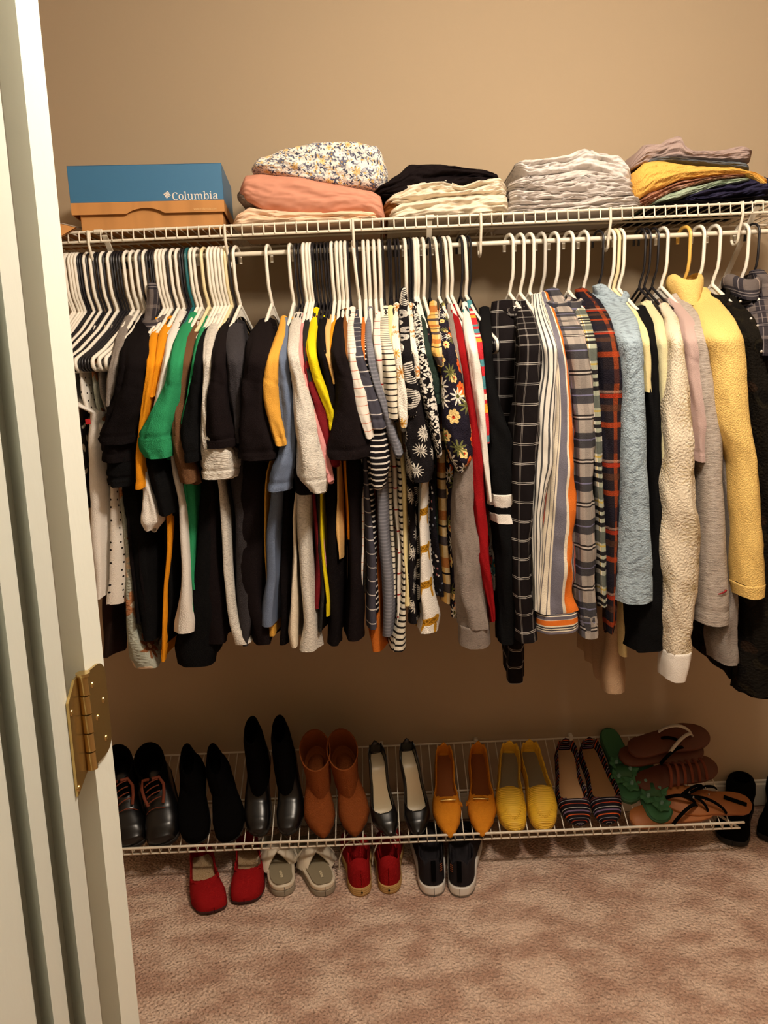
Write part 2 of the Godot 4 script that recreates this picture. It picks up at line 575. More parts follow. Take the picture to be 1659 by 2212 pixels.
# ---------------------------------------------------------------- cloth prints
func build_materials() -> void:
	TX.knit = cloth_normal(0.16, 5.0)
	TX.fleece = cloth_normal(0.09, 8.0)
	TX.satin = cloth_normal(0.012, 2.0)
	var heather := speckle(Color("d9d3c8"), 0.28)
	cloth("black", "130f10")
	cloth("black_warm", "181213")
	cloth("black_cool", "101011")
	cloth("charcoal", "3c393c", speckle(Color("ffffff"), 0.25), Vector2(0.12, 0.12))
	cloth("orange", "e8961e")
	cloth("white", "ece6dd")
	cloth("green", "2f9160")
	cloth("brown", "6b4c34")
	cloth("mustard", "e0a646")
	cloth("slate_blue", "68758d")
	cloth("heather", "ffffff", heather, Vector2(0.14, 0.14))
	cloth("cream", "e9dcc4")
	cloth("pink", "dd9896")
	cloth("maroon", "741c22")
	cloth("dark_grey", "2b2927")
	cloth("yellow", "e8d21d")
	cloth("peach", "e6b876")
	cloth("rust", "c06a28")
	cloth("tan_brown", "7c4d25")
	cloth("dark_green", "27352e")
	cloth("taupe", "8b8078", speckle(Color("ffffff"), 0.25), Vector2(0.1, 0.1))
	cloth("red", "8f1519")
	cloth("sky", "9fb1bd", speckle(Color("ffffff"), 0.4, 256, 0.05, 0.08), Vector2(0.2, 0.2), "knit")
	cloth("butter", "ead9a0")
	cloth("pale_green", "d6cfa4")
	cloth("mauve", "bca39c")
	cloth("grey_rib", "ffffff", speckle(Color("b1a69b"), 0.45, 256, 0.02, 0.35), Vector2(0.12, 0.12))
	cloth("grey_dark", "8d847c", speckle(Color("ffffff"), 0.3), Vector2(0.1, 0.1))
	cloth("fleece_yellow", "ecc879", null, Vector2(0.1, 0.1), "fleece")
	cloth("tan", "b99b7c")
	cloth("lace_brown", "2a1d18")
	# stripes
	cloth("orange_stripe", "ffffff", stripes(Color("eee6da"), [[4, 4, "c8663a"]]), Vector2(0.1, 0.019))
	cloth("slate_stripe", "ffffff", stripes(Color("43424c"), [[6, 5, "cfcac6"]]), Vector2(0.1, 0.032))
	cloth("slate_fine", "ffffff", stripes(Color("6f7079"), [[0, 22, "84858d"]], 64), Vector2(0.1, 0.008))
	cloth("bw_stripe", "ffffff", stripes(Color("18161a"), [[0, 20, "e2dcd2"]], 64), Vector2(0.1, 0.0125))
	cloth("red_stripe", "ffffff", stripes(Color("ebe4d8"), [[4, 8, "a8322c"]], 128), Vector2(0.1, 0.05))
	cloth("cream_stripe", "ffffff", stripes(Color("e6ddc9"), [[4, 14, "2a2726"]], 64), Vector2(0.1, 0.0125))
	cloth("ladder", "ffffff", stripes(Color("e5decb"), [[4, 22, "23201f"]], 64), Vector2(0.1, 0.0145))
	cloth("grey_white_up", "ffffff", stripes(Color("e6e1d6"), [[0, 20, "4c4b4c"]], 64, true), Vector2(0.014, 0.1))
	cloth("multi_up", "ffffff", stripes(Color("e8ddc8"), [[0, 4, "6d6667"], [20, 3, "6d6667"], [24, 6, "cf5a45"], [31, 5, "6f6870"], [38, 34, "e0762c"], [78, 26, "72707c"], [112, 3, "6d6667"]], 128, true), Vector2(0.092, 0.1))
	cloth("multi_cross", "ffffff", stripes(Color("e8ddc8"), [[0, 6, "3f3e44"], [10, 5, "3f3e44"], [20, 14, "6f6a75"], [36, 22, "e0762c"]], 64), Vector2(0.1, 0.034))
	# plaids
	cloth("windowpane", "ffffff", plaid(Color("191516"), [[10, 3, "b9b3aa", 0.62], [17, 3, "b9b3aa", 0.62]], [[10, 3, "d9d4cc", 0.85], [18, 3, "d9d4cc", 0.85]], 96), Vector2(0.042, 0.042))
	cloth("grey_plaid", "ffffff", plaid(Color("a59c93"), [[0, 40, "2b2c38", 0.5], [14, 5, "7a7ca0", 0.7], [60, 8, "d8c0b0", 0.7], [88, 20, "8c857f", 0.6]], [[0, 44, "1e2029", 0.7], [18, 4, "8f90b8", 0.7], [76, 5, "1d1a1b", 0.85], [86, 5, "1d1a1b", 0.85], [81, 5, "ded6cc", 0.6]], 128), Vector2(0.085, 0.095))
	cloth("check", "ffffff", plaid(Color("e3ddd0"), [[60, 30, "6a7a5c", 0.5], [96, 6, "c9a53a", 0.7]], [[0, 12, "1c191c", 0.9], [22, 10, "1c191c", 0.9], [44, 12, "1c191c", 0.9], [70, 34, "4d5350", 0.75], [110, 5, "c9a53a", 0.7]], 128), Vector2(0.06, 0.1))
	cloth("flannel", "ffffff", plaid(Color("262024"), [[0, 26, "5a3524", 0.6], [60, 10, "a8471f", 0.7], [90, 20, "1c1c28", 0.7]], [[8, 10, "b0431f", 0.75], [40, 26, "1c1c28", 0.6], [78, 5, "c9a088", 0.6], [84, 8, "b8381f", 0.75], [104, 12, "5a3a28", 0.6]], 128), Vector2(0.13, 0.15))
	cloth("grey_flannel", "ffffff", plaid(Color("6b625f"), [[0, 34, "26242c", 0.7], [14, 4, "b4aaa6", 0.6], [70, 6, "d3bfb2", 0.6]], [[0, 34, "26242c", 0.7], [12, 4, "b4aaa6", 0.6], [22, 4, "b4aaa6", 0.6], [80, 10, "8b807c", 0.6]], 128), Vector2(0.1, 0.1))
	cloth("patchwork", "ffffff", plaid(Color("e0b060"), [[0, 40, "d8d0b8", 0.6], [76, 8, "1d1a1b", 0.9]], [[20, 26, "a85a24", 0.7], [60, 5, "17151a", 0.95], [90, 24, "3c3640", 0.85]], 128), Vector2(0.09, 0.11))
	# flowers, leaves, dots, animals
	var im := picture("", 256, 256, Color("221e2a"))
	for k in 15:
		flower(im, rng.randf() * 256, rng.randf() * 256, 18 + rng.randf() * 8, 6, [Color("e79a3c"), Color("f0cf8a"), Color("e0662c")][k % 3], Color("b5321c"), 0.62)
	for k in 9:
		flower(im, rng.randf() * 256, rng.randf() * 256, 30, 9, [Color("6f7142"), Color("e3ddd0")][k % 2], Color("55552f"), 0.2)
	cloth("hawaii", "ffffff", im, Vector2(0.16, 0.16))
	im = picture("", 256, 256, Color("1a1719"))
	for k in 16:
		flower(im, rng.randf() * 256, rng.randf() * 256, 30, 13, Color("d8d2c6"), Color("8d8881"), 0.13)
	cloth("feathers", "ffffff", im, Vector2(0.13, 0.13))
	im = picture("", 256, 256, Color("171416"))
	for k in 330:
		disc(im, rng.randf() * 256, rng.randf() * 256, 9, 4.5, rng.randf_range(-0.7, 0.7), Color("e5dfd4"))
	cloth("leaf_print", "ffffff", im, Vector2(0.12, 0.12))
	im = picture("", 256, 256, Color("191618"))
	for r in 3:
		var cy := 42 + r * 85
		disc(im, 70 + r * 40, cy, 62, 34, 0.1, Color("dcd6cc"))
		for k in 9:
			disc(im, 70 + r * 40, cy - 26 + k * 7, 52, 1.7, 0.12, Color("2a2626"))
		disc(im, 60 + r * 40, cy + 4, 14, 11, 0, Color("191618"))
	cloth("face_print", "ffffff", im, Vector2(0.12, 0.17))
	im = picture("", 256, 256, Color("eee7da"))
	for k in 14:
		flower(im, rng.randf() * 256, rng.randf() * 256, 22, 8, [Color("e0b25a"), Color("c9a06a"), Color("d98a4a")][k % 3], Color("a86a28"), 0.24)
	cloth("yellow_floral", "ffffff", im, Vector2(0.15, 0.15))
	im = picture("", 256, 256, Color("eae3d8"))
	for k in 24:
		disc(im, (k % 4) * 64 + 18 + rng.randf() * 22, (k / 4) * 43 + 8 + rng.randf() * 18, 6, 6, 0, Color("26211f"))
	cloth("polka", "ffffff", im, Vector2(0.1, 0.1))
	im = picture("", 128, 256, Color("f0eae0"))
	for r in 2:
		var c := Color("c08a24")
		var cy := 46 + r * 128
		disc(im, 64, cy, 34, 13, 0.15, c); disc(im, 38, cy - 12, 12, 9, 0, c)
		disc(im, 42, cy + 24, 6, 22, 0.1, c); disc(im, 84, cy + 24, 6, 24, -0.2, c); disc(im, 95, cy + 44, 4, 14, -0.8, c)
		for k in 40:
			disc(im, 36 + rng.randf() * 56, cy - 8 + rng.randf() * 18, 2, 2, 0, Color("7a5212"))
	cloth("cheetah", "ffffff", im, Vector2(0.085, 0.17))
	im = picture("", 256, 256, Color("17151a"))
	for k in 90:
		disc(im, rng.randf() * 256, rng.randf() * 256, 5, 5, 0, [Color("cfcac4"), Color("a86a6a"), Color("6e7480")][k % 3])
	for k in 40:
		disc(im, rng.randf() * 256, rng.randf() * 256, 2.5, 2.5, 0, Color("17151a"))
	cloth("bead_floral", "ffffff", im, Vector2(0.16, 0.16))
	im = picture("", 256, 256, Color("a9ada0"))
	for k in 12:
		flower(im, rng.randf() * 256, rng.randf() * 256, 30, 8, [Color("b9825c"), Color("d9c0a2"), Color("8a5a3a")][k % 3], Color("e5d6c0"), 0.3)
	cloth("sage_floral", "ffffff", im, Vector2(0.28, 0.28))
	im = picture("", 256, 256, Color("e5ded2"))
	for k in 7:
		flower(im, rng.randf() * 256, rng.randf() * 256, 32, 8, [Color("c33a36"), Color("c94a3c"), Color("4d8a8c")][k % 3], Color("e0a23a"), 0.6)
	for k in 40:
		disc(im, rng.randf() * 256, rng.randf() * 256, 12, 4, rng.randf() * 3, [Color("35564c"), Color("2a2a30")][k % 2])
	cloth("red_floral", "ffffff", im, Vector2(0.12, 0.12))
	cloth("bright_bands", "ffffff", stripes(Color("c8323a"), [[0, 22, "4f8d96"], [30, 10, "eadfca"], [46, 16, "e5a53a"], [100, 12, "4f8d96"]], 128), Vector2(0.1, 0.16))
	im = picture("", 256, 256, Color("dccfb8"))
	for k in 10:
		flower(im, rng.randf() * 256, rng.randf() * 256, 34, 15, Color("c8b798"), Color("b5a381"), 0.1)
	cloth("ivory_floral", "ffffff", im, Vector2(0.26, 0.26))
	im = picture("", 256, 256, Color("16130f"))
	for k in 60:
		disc(im, rng.randf() * 256, rng.randf() * 256, 16, 10, rng.randf() * 3, [Color("1f1b13"), Color("100e0c"), Color("271c14")][k % 3])
	cloth("camo_dark", "ffffff", im, Vector2(0.3, 0.3))
	im = picture("", 256, 256, Color("2a2725"))
	for k in 70:
		disc(im, rng.randf() * 256, rng.randf() * 256, 13, 6, rng.randf() * 3, [Color("a59f93"), Color("17151a"), Color("56524b")][k % 3])
	cloth("mono_print", "ffffff", im, Vector2(0.2, 0.2))
	im = picture("", 256, 256, Color("eee8dd"))
	for k in 620:
		var c: Color = [Color("4b4f62"), Color("8d8f9a"), Color("5c5f72"), Color("b9bac0"), Color("d9b878")][k % 5]
		disc(im, rng.randf() * 256, rng.randf() * 256, 7, 2.8, rng.randf() * 3, c)
	for k in 22:
		flower(im, rng.randf() * 256, rng.randf() * 256, 13, 5, [Color("f2eee4"), Color("e2c68e"), Color("6a6d80")][k % 3], Color("c99a4a"), 0.6)
	cloth("bed_floral", "ffffff", im, Vector2(0.15, 0.15))

# ---------------------------------------------------------------- garments
func spline(rows: Array, n: int) -> Array:
	# rows of [y, left, right] eased into n + 1 rows
	var out := []
	for i in n + 1:
		var t := i * (rows.size() - 1) / float(n)
		var k := mini(int(t), rows.size() - 2)
		var f := t - k
		var p0: Array = rows[maxi(k - 1, 0)]; var p1: Array = rows[k]; var p2: Array = rows[k + 1]; var p3: Array = rows[mini(k + 2, rows.size() - 1)]
		var r := [lerpf(p1[0], p2[0], f)]
		for j in [1, 2]:
			var q := cubic_interpolate(p1[j], p2[j], p0[j], p3[j], f)
			r.append(lerpf(lerpf(p1[j], p2[j], f), q, 0.7))
		out.append(r)
	return out

# the depth at which a garment's front edge hangs: it follows the hanger's arm, then drops
func arm_z(y: float, z: float) -> float:
	return lerpf(z, 0.31, smoothstep(1.41, 1.535, y))

func place(px: float, py: float, z: float, slope: bool) -> Vector3:
	var p := at(px, py, z)
	if slope:
		for i in 4:
			p = at(px, py, lerpf(p.z, arm_z(p.y, z), 0.7))
	return p

func sup(v: float, e: float) -> float:
	return signf(v) * pow(absf(v), e)

# a sleeve: a limp tube whose front outline was measured, with soft folds
func sleeve_mesh(rows: Array, z: float, dz: float, sd: float, band := 0.0, fold := 0.10, n := 60, ramp := true) -> ArrayMesh:
	var st := begin()
	var rr := spline(rows, n)
	var out := []
	var ring := 24
	var hem_y := 0.0
	var frames := []
	for i in rr.size():
		var r: Array = rr[i]
		var a := place(r[1], r[0], z, true); var b := place(r[2], r[0], z, true)
		frames.append([(a + b) / 2, maxf(0.003, absf(b.x - a.x) / 2)])
	hem_y = frames[-1][0].y
	for i in frames.size():
		var c: Vector3 = frames[i][0]; var w: float = frames[i][1]
		var t := i / float(frames.size() - 1)
		var d := minf(dz, w * 1.5 + 0.012)
		if ramp:
			d = lerpf(d * 0.4, d, smoothstep(0.0, 0.2, t))
		var row := PackedVector3Array()
		for k in ring + 1:
			var an := TAU * (k % ring) / ring
			var f := 1.0 + fold * noise.get_noise_3d(cos(an) * 1.3 + sd * 7.1, sin(an) * 1.3, c.y * 7.0) * (smoothstep(0.05, 0.3, t) if ramp else 1.0) * 1.6
			f += fold * 0.35 * noise.get_noise_3d(cos(an) * 3.2 + sd * 3.7, sin(an) * 3.2 + 9.0, c.y * 24.0)
			if band > 0.0:
				var q := (c.y - hem_y)
				if absf(q - band) < 0.0035:
					f -= 0.06
				if absf(c.y - 1.372 + 0.012 * cos(an)) < 0.003:
					f -= 0.05
			row.append(c + Vector3(w * sup(cos(an), 0.75) * f, (0.006 * sin(an) + 0.004 * cos(an * 2.0)) * t, d * sup(sin(an), 0.8) * f - d * 0.6))
		out.append(row)
	# the closed top, the turned-in hem
	var top := PackedVector3Array(); var inn := PackedVector3Array(); var inn2 := PackedVector3Array()
	var cc: Vector3 = frames[0][0]; var cl: Vector3 = frames[-1][0]
	for k in ring + 1:
		top.append(cc + (out[0][k] - cc) * (0.3 if ramp else 0.9) + Vector3(0, 0.003 if ramp else 0.0, 0))
		var o1: PackedVector3Array = out[-1]
		var o2: PackedVector3Array = out[-mini(6, out.size())]
		var m1 := (o1[0] + o1[6] + o1[12] + o1[18]) / 4.0
		var m2 := (o2[0] + o2[6] + o2[12] + o2[18]) / 4.0
		inn.append(m1.lerp(o1[k], 0.90) + Vector3(0, 0.001, 0))
		inn2.append(m2.lerp(o2[k], 0.80))
	sheet(st, [top] + out)
	sheet(st, [out[-1], inn], 1)
	sheet(st, [inn, inn2], 2)
	return done(st)

# a body: a flat bag hanging in the plane of its hanger
func body_mesh(x_top: float, rows: Array, zb: float, sd: float, hem: float, ripple := 0.005, ytop := 1.52) -> ArrayMesh:
	var st := begin()
	var prof := []   # [y, centre x at the front, half width at the front]
	prof.append([ytop, x_top, 0.004]); prof.append([1.44, x_top, 0.006]); prof.append([1.36, x_top, 0.009])
	if rows.size() >= 2:
		var n := 22
		for r in spline(rows, n):
			var a := at(r[1], r[0], zb); var b := at(r[2], r[0], zb)
			if a.y < 1.34:
				prof.append([a.y, (a.x + b.x) / 2, maxf(0.0035, absf(b.x - a.x) / 2)])
	else:
		for i in 14:
			prof.append([lerpf(1.28, hem, i / 13.0), x_top, 0.009])
	# even out the gaps between the shoulder rows and the measured ones
	var even := [prof[0]]
	for i in range(1, prof.size()):
		var gap: float = prof[i - 1][0] - prof[i][0]
		var m := maxi(1, int(ceil(gap / 0.035)))
		for j in m:
			var f := (j + 1.0) / m
			even.append([lerpf(prof[i - 1][0], prof[i][0], f), lerpf(prof[i - 1][1], prof[i][1], smoothstep(0, 1, f)), lerpf(prof[i - 1][2], prof[i][2], f)])
	var ring := 40
	var out := []
	var ylast: float = even[-1][0]
	for i in even.size():
		var y: float = even[i][0]
		var half := lerpf(zb - 0.28, 0.05, smoothstep(1.40, 1.53, y))
		half += 0.012 * smoothstep(1.2, 0.8, y)
		var zc := 0.28 if 0.28 - half > 0.03 else (0.28 + half + 0.03) / 2.0
		var h2 := half if 0.28 - half > 0.03 else (half + 0.25) / 2.0
		var row := PackedVector3Array()
		for k in ring + 1:
			var an := TAU * (k % ring) / ring
			var s := sup(sin(an), 0.85)
			var fz := zc + h2 * s
			var back := lerpf(1.0, 0.3, smoothstep(0.02, 0.20, zb - fz))
			var w: float = maxf(even[i][2] * back, 0.003)
			var cx: float = lerpf(even[i][1], lerpf(even[i][1], x_top, 0.5), smoothstep(0.0, 0.35, zb - fz))
			var low := smoothstep(1.35, 0.9, y)
			cx += ripple * low * sin(fz * 55.0 + sd * 4.0 + y * 2.0) * 0.8 + 0.010 * low * noise.get_noise_3d(fz * 9.0, y * 3.0, sd * 5.3)
			var yy := y + 0.008 * noise.get_noise_2d(fz * 8.0, sd * 9.1) * smoothstep(ylast + 0.12, ylast, y)
			var f := 1.0 + 0.22 * noise.get_noise_3d(cos(an) * 2.0 + sd, y * 5.0, sin(an) * 2.0)
			row.append(Vector3(cx + w * sup(cos(an), 0.55) * f, yy, fz + 0.005 * noise.get_noise_3d(y * 9.0, sd * 3.3, an)))
		out.append(row)
	sheet(st, out)
	var inn := PackedVector3Array(); var top := PackedVector3Array()
	var c0 := Vector3(even[-1][1], ylast, 0.28); var ct := Vector3(x_top, ytop, 0.28)
	for k in ring + 1:
		inn.append(Vector3(lerpf(c0.x, out[-1][k].x, 0.5), ylast + 0.03, lerpf(c0.z, out[-1][k].z, 0.97)))
		top.append(ct.lerp(out[0][k], 0.9))
	sheet(st, [out[-1], inn], 1)
	sheet(st, [top, out[0]], 2)
	return done(st)

var garment_count := 0

# one garment on its hanger
#   hook: where its hook meets the rod; S: outline of the front sleeve; B: outline of the body's front edge
func wear(called: String, category: String, label: String, short: String, mat: String, hook: float, color: String, z: float, S: Array, B := [], opt := {}) -> Node3D:
	garment_count += 1
	var sd := garment_count * 1.37
	var g := thing(called, label, category)
	var m: Material = M[mat]
	var x: float = rod_x(hook)
	var zb: float = opt.get("zb", 0.45)
	part("body", body_mesh(x, B, zb, sd, opt.get("hem", 0.78), opt.get("ripple", 0.005), opt.get("ytop", 1.52)), m, g)
	if S.size() >= 2:
		part("sleeve", sleeve_mesh(S, z, opt.get("dz", 0.05), sd, opt.get("band", 0.0), opt.get("fold", 0.17)), M[opt.get("sleeve_mat", mat)], g)
		# the sleeve behind, towards the wall
		var st := begin()
		var rows := []
		var yb: float = at(S[-1][1], S[-1][0], z).y
		for i in 10:
			var t := i / 9.0
			var row := PackedVector3Array()
			for k in 13:
				var a := TAU * (k % 12) / 12
				row.append(Vector3(x + 0.012 * cos(a), lerpf(1.44, yb, t), lerpf(0.10, 0.048, smoothstep(0, 0.4, t)) + 0.03 * sin(a) * (0.4 + 0.6 * t)))
			rows.append(row)
		sheet(st, rows)
		part("sleeve", done(st), m, g)
	if opt.has("cuff"):
		part("cuff", sleeve_mesh(opt.cuff, z + 0.001, opt.get("dz", 0.05), sd, 0.0, 0.05, 8, false), M[opt.get("cuff_mat", mat)], g)
	if opt.has("collar"):
		# a band or fold of cloth round the neck of the hanger
		var st := begin()
		var rows := []
		var tall: float = opt.collar
		for i in 6:
			var t := i / 5.0
			var row := PackedVector3Array()
			for k in 25:
				var a := TAU * (k % 24) / 24
				var wv := 1.0 + 0.12 * noise.get_noise_2d(a * 1.5, sd)
				row.append(Vector3(x + (0.024 + 0.012 * sin(PI * t)) * cos(a) * wv * opt.get("collar_wide", 1.0), opt.get("collar_y", 1.512) + tall * sin(PI * 0.5 * t) + 0.004 * cos(a * 2.0) - 0.012 * smoothstep(0.1, 1.0, sin(a)), 0.285 + (0.066 - 0.018 * t) * sin(a)))
			rows.append(row)
		sheet(st, rows)
		part("collar", done(st), M[opt.get("collar_mat", mat)], g)
	if color != "":
		hanger(hook, color, opt.get("hlabel", {"white": "white plastic hanger", "black": "black plastic hanger", "cream": "cream plastic hanger", "teal": "teal plastic hanger", "yellow": "yellow plastic hanger", "clear": "clear plastic hanger"}[color] + " holding " + short), "", opt.get("turn", -99.0), opt.get("tilt", 0.0))
	return g

const ORD := ["first", "second", "third", "fourth", "fifth", "sixth", "seventh", "eighth"]

func count_of(n: String) -> int:
	return names.get(n, 0)

func build_clothes() -> void:
	# ---- far left: sleeveless tops behind the door jamb
	wear("tank_top", "top", "sleeveless black and white printed top hanging right beside the door jamb", "the black and white printed top by the jamb", "mono_print", 146, "white", 0.5, [], [[760, 160, 182], [860, 164, 186], [960, 170, 186], [1100, 178, 196]], {"zb": 0.44})
	wear("tank_top", "top", "long white sleeveless top with a small red mark, next to the door jamb", "the long white sleeveless top", "white", 160, "white", 0.5, [], [[770, 188, 218], [860, 188, 216], [950, 180, 216], [1020, 180, 222], [1100, 186, 234], [1200, 198, 236], [1292, 208, 230]], {"zb": 0.47, "ripple": 0.008})
	var st := begin()
	var p := at(190, 911, 0.487)
	box(st, p, Vector3(0.011, 0.012, 0.004), 0.001)
	var wt: Node3D = get_node("tank_top_001")
	part("red_mark", done(st), plain("b81c20"), wt, "small red printed mark")
	wear("blouse", "blouse", "white blouse with black polka dots, left end of the rack", "the polka dot blouse", "polka", 206, "white", 0.5, [], [[960, 218, 244], [1050, 232, 252], [1150, 231, 264], [1250, 225, 266], [1304, 214, 264]], {"zb": 0.455, "ripple": 0.009})
	wear("slip_dress", "dress", "dark brown lace trimmed dress with fringed hem, low behind the polka dot blouse", "the brown lace dress", "lace_brown", 192, "white", 0.5, [], [[1000, 215, 245], [1300, 222, 262], [1420, 226, 246]], {"zb": 0.40, "ripple": 0.012})
	wear("dress", "dress", "sage green dress with rust flower print, its hem lowest on the left", "the sage green flowered dress", "sage_floral", 227, "white", 0.5, [], [[1020, 246, 264], [1100, 252, 270], [1200, 260, 286], [1300, 262, 292], [1380, 263, 306], [1425, 266, 336], [1444, 276, 348]], {"zb": 0.44, "ripple": 0.004})
	wear("tank_top", "top", "grey and olive sleeveless top with rolled grey neckline beside black t-shirts", "the grey and olive sleeveless top", "grey_dark", 243, "white", 0.5, [[684, 268, 288], [704, 258, 284], [730, 250, 272], [760, 244, 262], [820, 232, 250], [880, 228, 242]], [[900, 228, 240], [1000, 236, 246]], {"dz": 0.03})
	# ---- the left group of t-shirts
	wear("t_shirt", "t-shirt", "black t-shirt with the longest of three stacked black sleeves, left of orange shirts", "the lowest sleeved of the three stacked black t-shirts", "black_cool", 268, "black", 0.492, [[700, 268, 290], [780, 258, 290], [880, 240, 290], [960, 232, 292], [1020, 230, 296], [1052, 234, 296]], [[1060, 250, 300], [1150, 268, 330], [1300, 286, 345], [1384, 306, 346]], {"band": 0.02})
	wear("t_shirt", "t-shirt", "black t-shirt in the middle of three stacked black sleeves, left of orange shirts", "the middle of the three stacked black t-shirts", "black", 277, "white", 0.503, [[695, 276, 298], [770, 262, 300], [860, 240, 300], [940, 216, 298], [1000, 214, 296]], [], {"hem": 0.83, "band": 0.02})
	wear("t_shirt", "t-shirt", "black t-shirt with the topmost wide sleeve, just left of the orange t-shirt", "the topmost of the three stacked black t-shirts", "black", 290, "white", 0.515, [[680, 304, 322], [700, 290, 322], [760, 264, 322], [830, 254, 318], [900, 234, 306], [948, 210, 300], [962, 212, 298]], [], {"hem": 0.80, "band": 0.02})
	wear("t_shirt", "t-shirt", "navy patterned shirt whose collar peeks out among hangers behind black t-shirts", "the navy patterned shirt", "grey_flannel", 326, "black", 0.46, [[612, 318, 336], [640, 316, 340], [680, 312, 336], [720, 308, 330]], [], {"hem": 1.15, "collar": 0.03})
	wear("t_shirt", "t-shirt", "orange t-shirt with long narrow visible sleeve beside the black t-shirts", "the orange t-shirt with the long sleeve", "orange", 303, "white", 0.512, [[688, 332, 346], [730, 322, 342], [790, 317, 336], [850, 308, 328], [920, 299, 316], [1000, 293, 312], [1058, 291, 314]], [[1080, 345, 372], [1120, 351, 372], [1200, 350, 368], [1300, 347, 362], [1400, 343, 361], [1427, 342, 358]], {"band": 0.02})
	wear("t_shirt", "t-shirt", "second orange t-shirt showing only its shoulder, left of white and green shirts", "the orange t-shirt showing its shoulder", "orange", 318, "white", 0.505, [[685, 360, 376], [720, 342, 368], [770, 334, 354], [810, 329, 346], [860, 324, 338]], [], {"hem": 1.1})
	wear("t_shirt", "t-shirt", "white t-shirt whose small sleeve end hangs under the orange sleeve", "the white t-shirt under the orange sleeve", "white", 345, "white", 0.495, [[690, 345, 358], [760, 333, 345], [900, 306, 322], [1000, 302, 316], [1060, 308, 330], [1100, 305, 341], [1130, 304, 345], [1148, 313, 331]], [], {"hem": 1.1})
	wear("t_shirt", "t-shirt", "white t-shirt left of the green one with its body hanging to a broad hem", "the white t-shirt beside the green one", "white", 353, "white", 0.512, [[672, 384, 402], [700, 372, 396], [740, 358, 382], [780, 352, 372], [840, 340, 360], [900, 328, 342], [960, 324, 338]], [[985, 364, 378], [1030, 369, 387], [1070, 377, 396], [1100, 379, 403], [1200, 380, 409], [1270, 379, 413], [1320, 371, 418], [1345, 363, 425], [1368, 361, 425]], {"zb": 0.475})
	wear("t_shirt", "t-shirt", "black t-shirt with sagging sleeve under the green sleeve", "the black t-shirt under the green sleeve", "black_cool", 361, "white", 0.497, [[690, 390, 404], [760, 368, 386], [900, 330, 352], [1000, 318, 350], [1060, 328, 372], [1115, 342, 374]], [[1100, 350, 384], [1300, 362, 382], [1384, 358, 366]], {"zb": 0.44})
	wear("t_shirt", "t-shirt", "bright green t-shirt with a broad double hemmed sleeve", "the bright green t-shirt", "green", 376, "white", 0.530, [[676, 408, 426], [705, 388, 420], [740, 374, 406], [780, 364, 398], [840, 348, 392], [900, 320, 382], [945, 302, 372], [975, 304, 374], [992, 314, 372]], [[1030, 392, 430], [1060, 396, 432], [1120, 400, 434], [1200, 405, 430], [1300, 411, 427], [1340, 413, 424]], {"band": 0.048})
	wear("t_shirt", "t-shirt", "brown t-shirt between two green ones with drooping sleeve", "the brown t-shirt", "brown", 388, "white", 0.518, [[692, 412, 432], [740, 397, 420], [800, 388, 408], [870, 374, 398], [950, 371, 396], [1000, 376, 414], [1046, 390, 426]], [], {"hem": 0.9})
	wear("t_shirt", "t-shirt", "darker green t-shirt showing as a thin strip right of the brown one", "the thin strip of green t-shirt", "green", 397, "black", 0.522, [[685, 440, 456], [740, 420, 438], [800, 412, 428], [860, 404, 420], [918, 390, 400]], [], {"hem": 0.9})
	hanger(409, "teal", "teal plastic hanger among the white ones above the green t-shirts")
	wear("t_shirt", "t-shirt", "black t-shirt right of the thin green strip with low wide hem", "the black t-shirt right of the green strip", "black_cool", 418, "white", 0.526, [[685, 450, 470], [740, 426, 446], [800, 417, 440], [870, 400, 436], [940, 388, 434], [1000, 392, 434]], [[1040, 420, 470], [1200, 410, 478], [1330, 376, 486], [1400, 358, 482], [1440, 366, 466]], {"band": 0.02})
	wear("t_shirt", "t-shirt", "pale grey t-shirt with turned-up sleeve end and flared hem between black t-shirts", "the pale grey t-shirt between black ones", "heather", 427, "white", 0.536, [[680, 462, 482], [712, 446, 472], [740, 439, 464], [800, 437, 458], [880, 433, 450], [940, 431, 470], [975, 430, 504], [1015, 431, 510], [1036, 433, 506]], [[1060, 468, 484], [1110, 469, 495], [1200, 471, 495], [1300, 481, 507], [1350, 490, 520], [1388, 494, 546]], {"band": 0.018, "zb": 0.465})
	wear("t_shirt", "t-shirt", "black t-shirt with wide straight sleeve between pale grey and charcoal t-shirts", "the black t-shirt left of the charcoal one", "black_warm", 443, "cream", 0.545, [[690, 482, 500], [720, 468, 494], [770, 454, 488], [830, 448, 490], [900, 440, 500], [950, 436, 510], [970, 437, 510]], [[1080, 425, 474], [1200, 420, 480], [1300, 425, 490], [1392, 428, 494]], {"band": 0.02})
	for k in 5:
		hanger([456, 463, 471, 479, 487][k], "white", ORD[k] + " from left of five white hangers pressed together above the black and pale grey t-shirts", "white hangers pressed together in the left group")
	wear("t_shirt", "t-shirt", "charcoal t-shirt facing right so that its round neckline shows", "the charcoal t-shirt with visible neckline", "charcoal", 511, "white", 0.532, [[700, 486, 524], [740, 483, 524], [800, 488, 526], [850, 491, 524], [900, 502, 524], [960, 510, 520]], [[1030, 486, 540], [1100, 492, 560], [1200, 496, 570], [1300, 498, 566], [1395, 515, 540]], {"dz": 0.04, "zb": 0.46})
	wear("t_shirt", "t-shirt", "black t-shirt on a lone hanger at the gap in the left group", "the black t-shirt at the gap", "black_warm", 580, "white", 0.550, [[690, 560, 582], [715, 540, 590], [760, 526, 592], [820, 521, 580], [880, 517, 582], [940, 513, 594], [985, 512, 600], [996, 514, 598]], [[1020, 505, 585], [1100, 500, 580], [1250, 505, 575], [1392, 540, 592]], {"band": 0.02, "zb": 0.465})
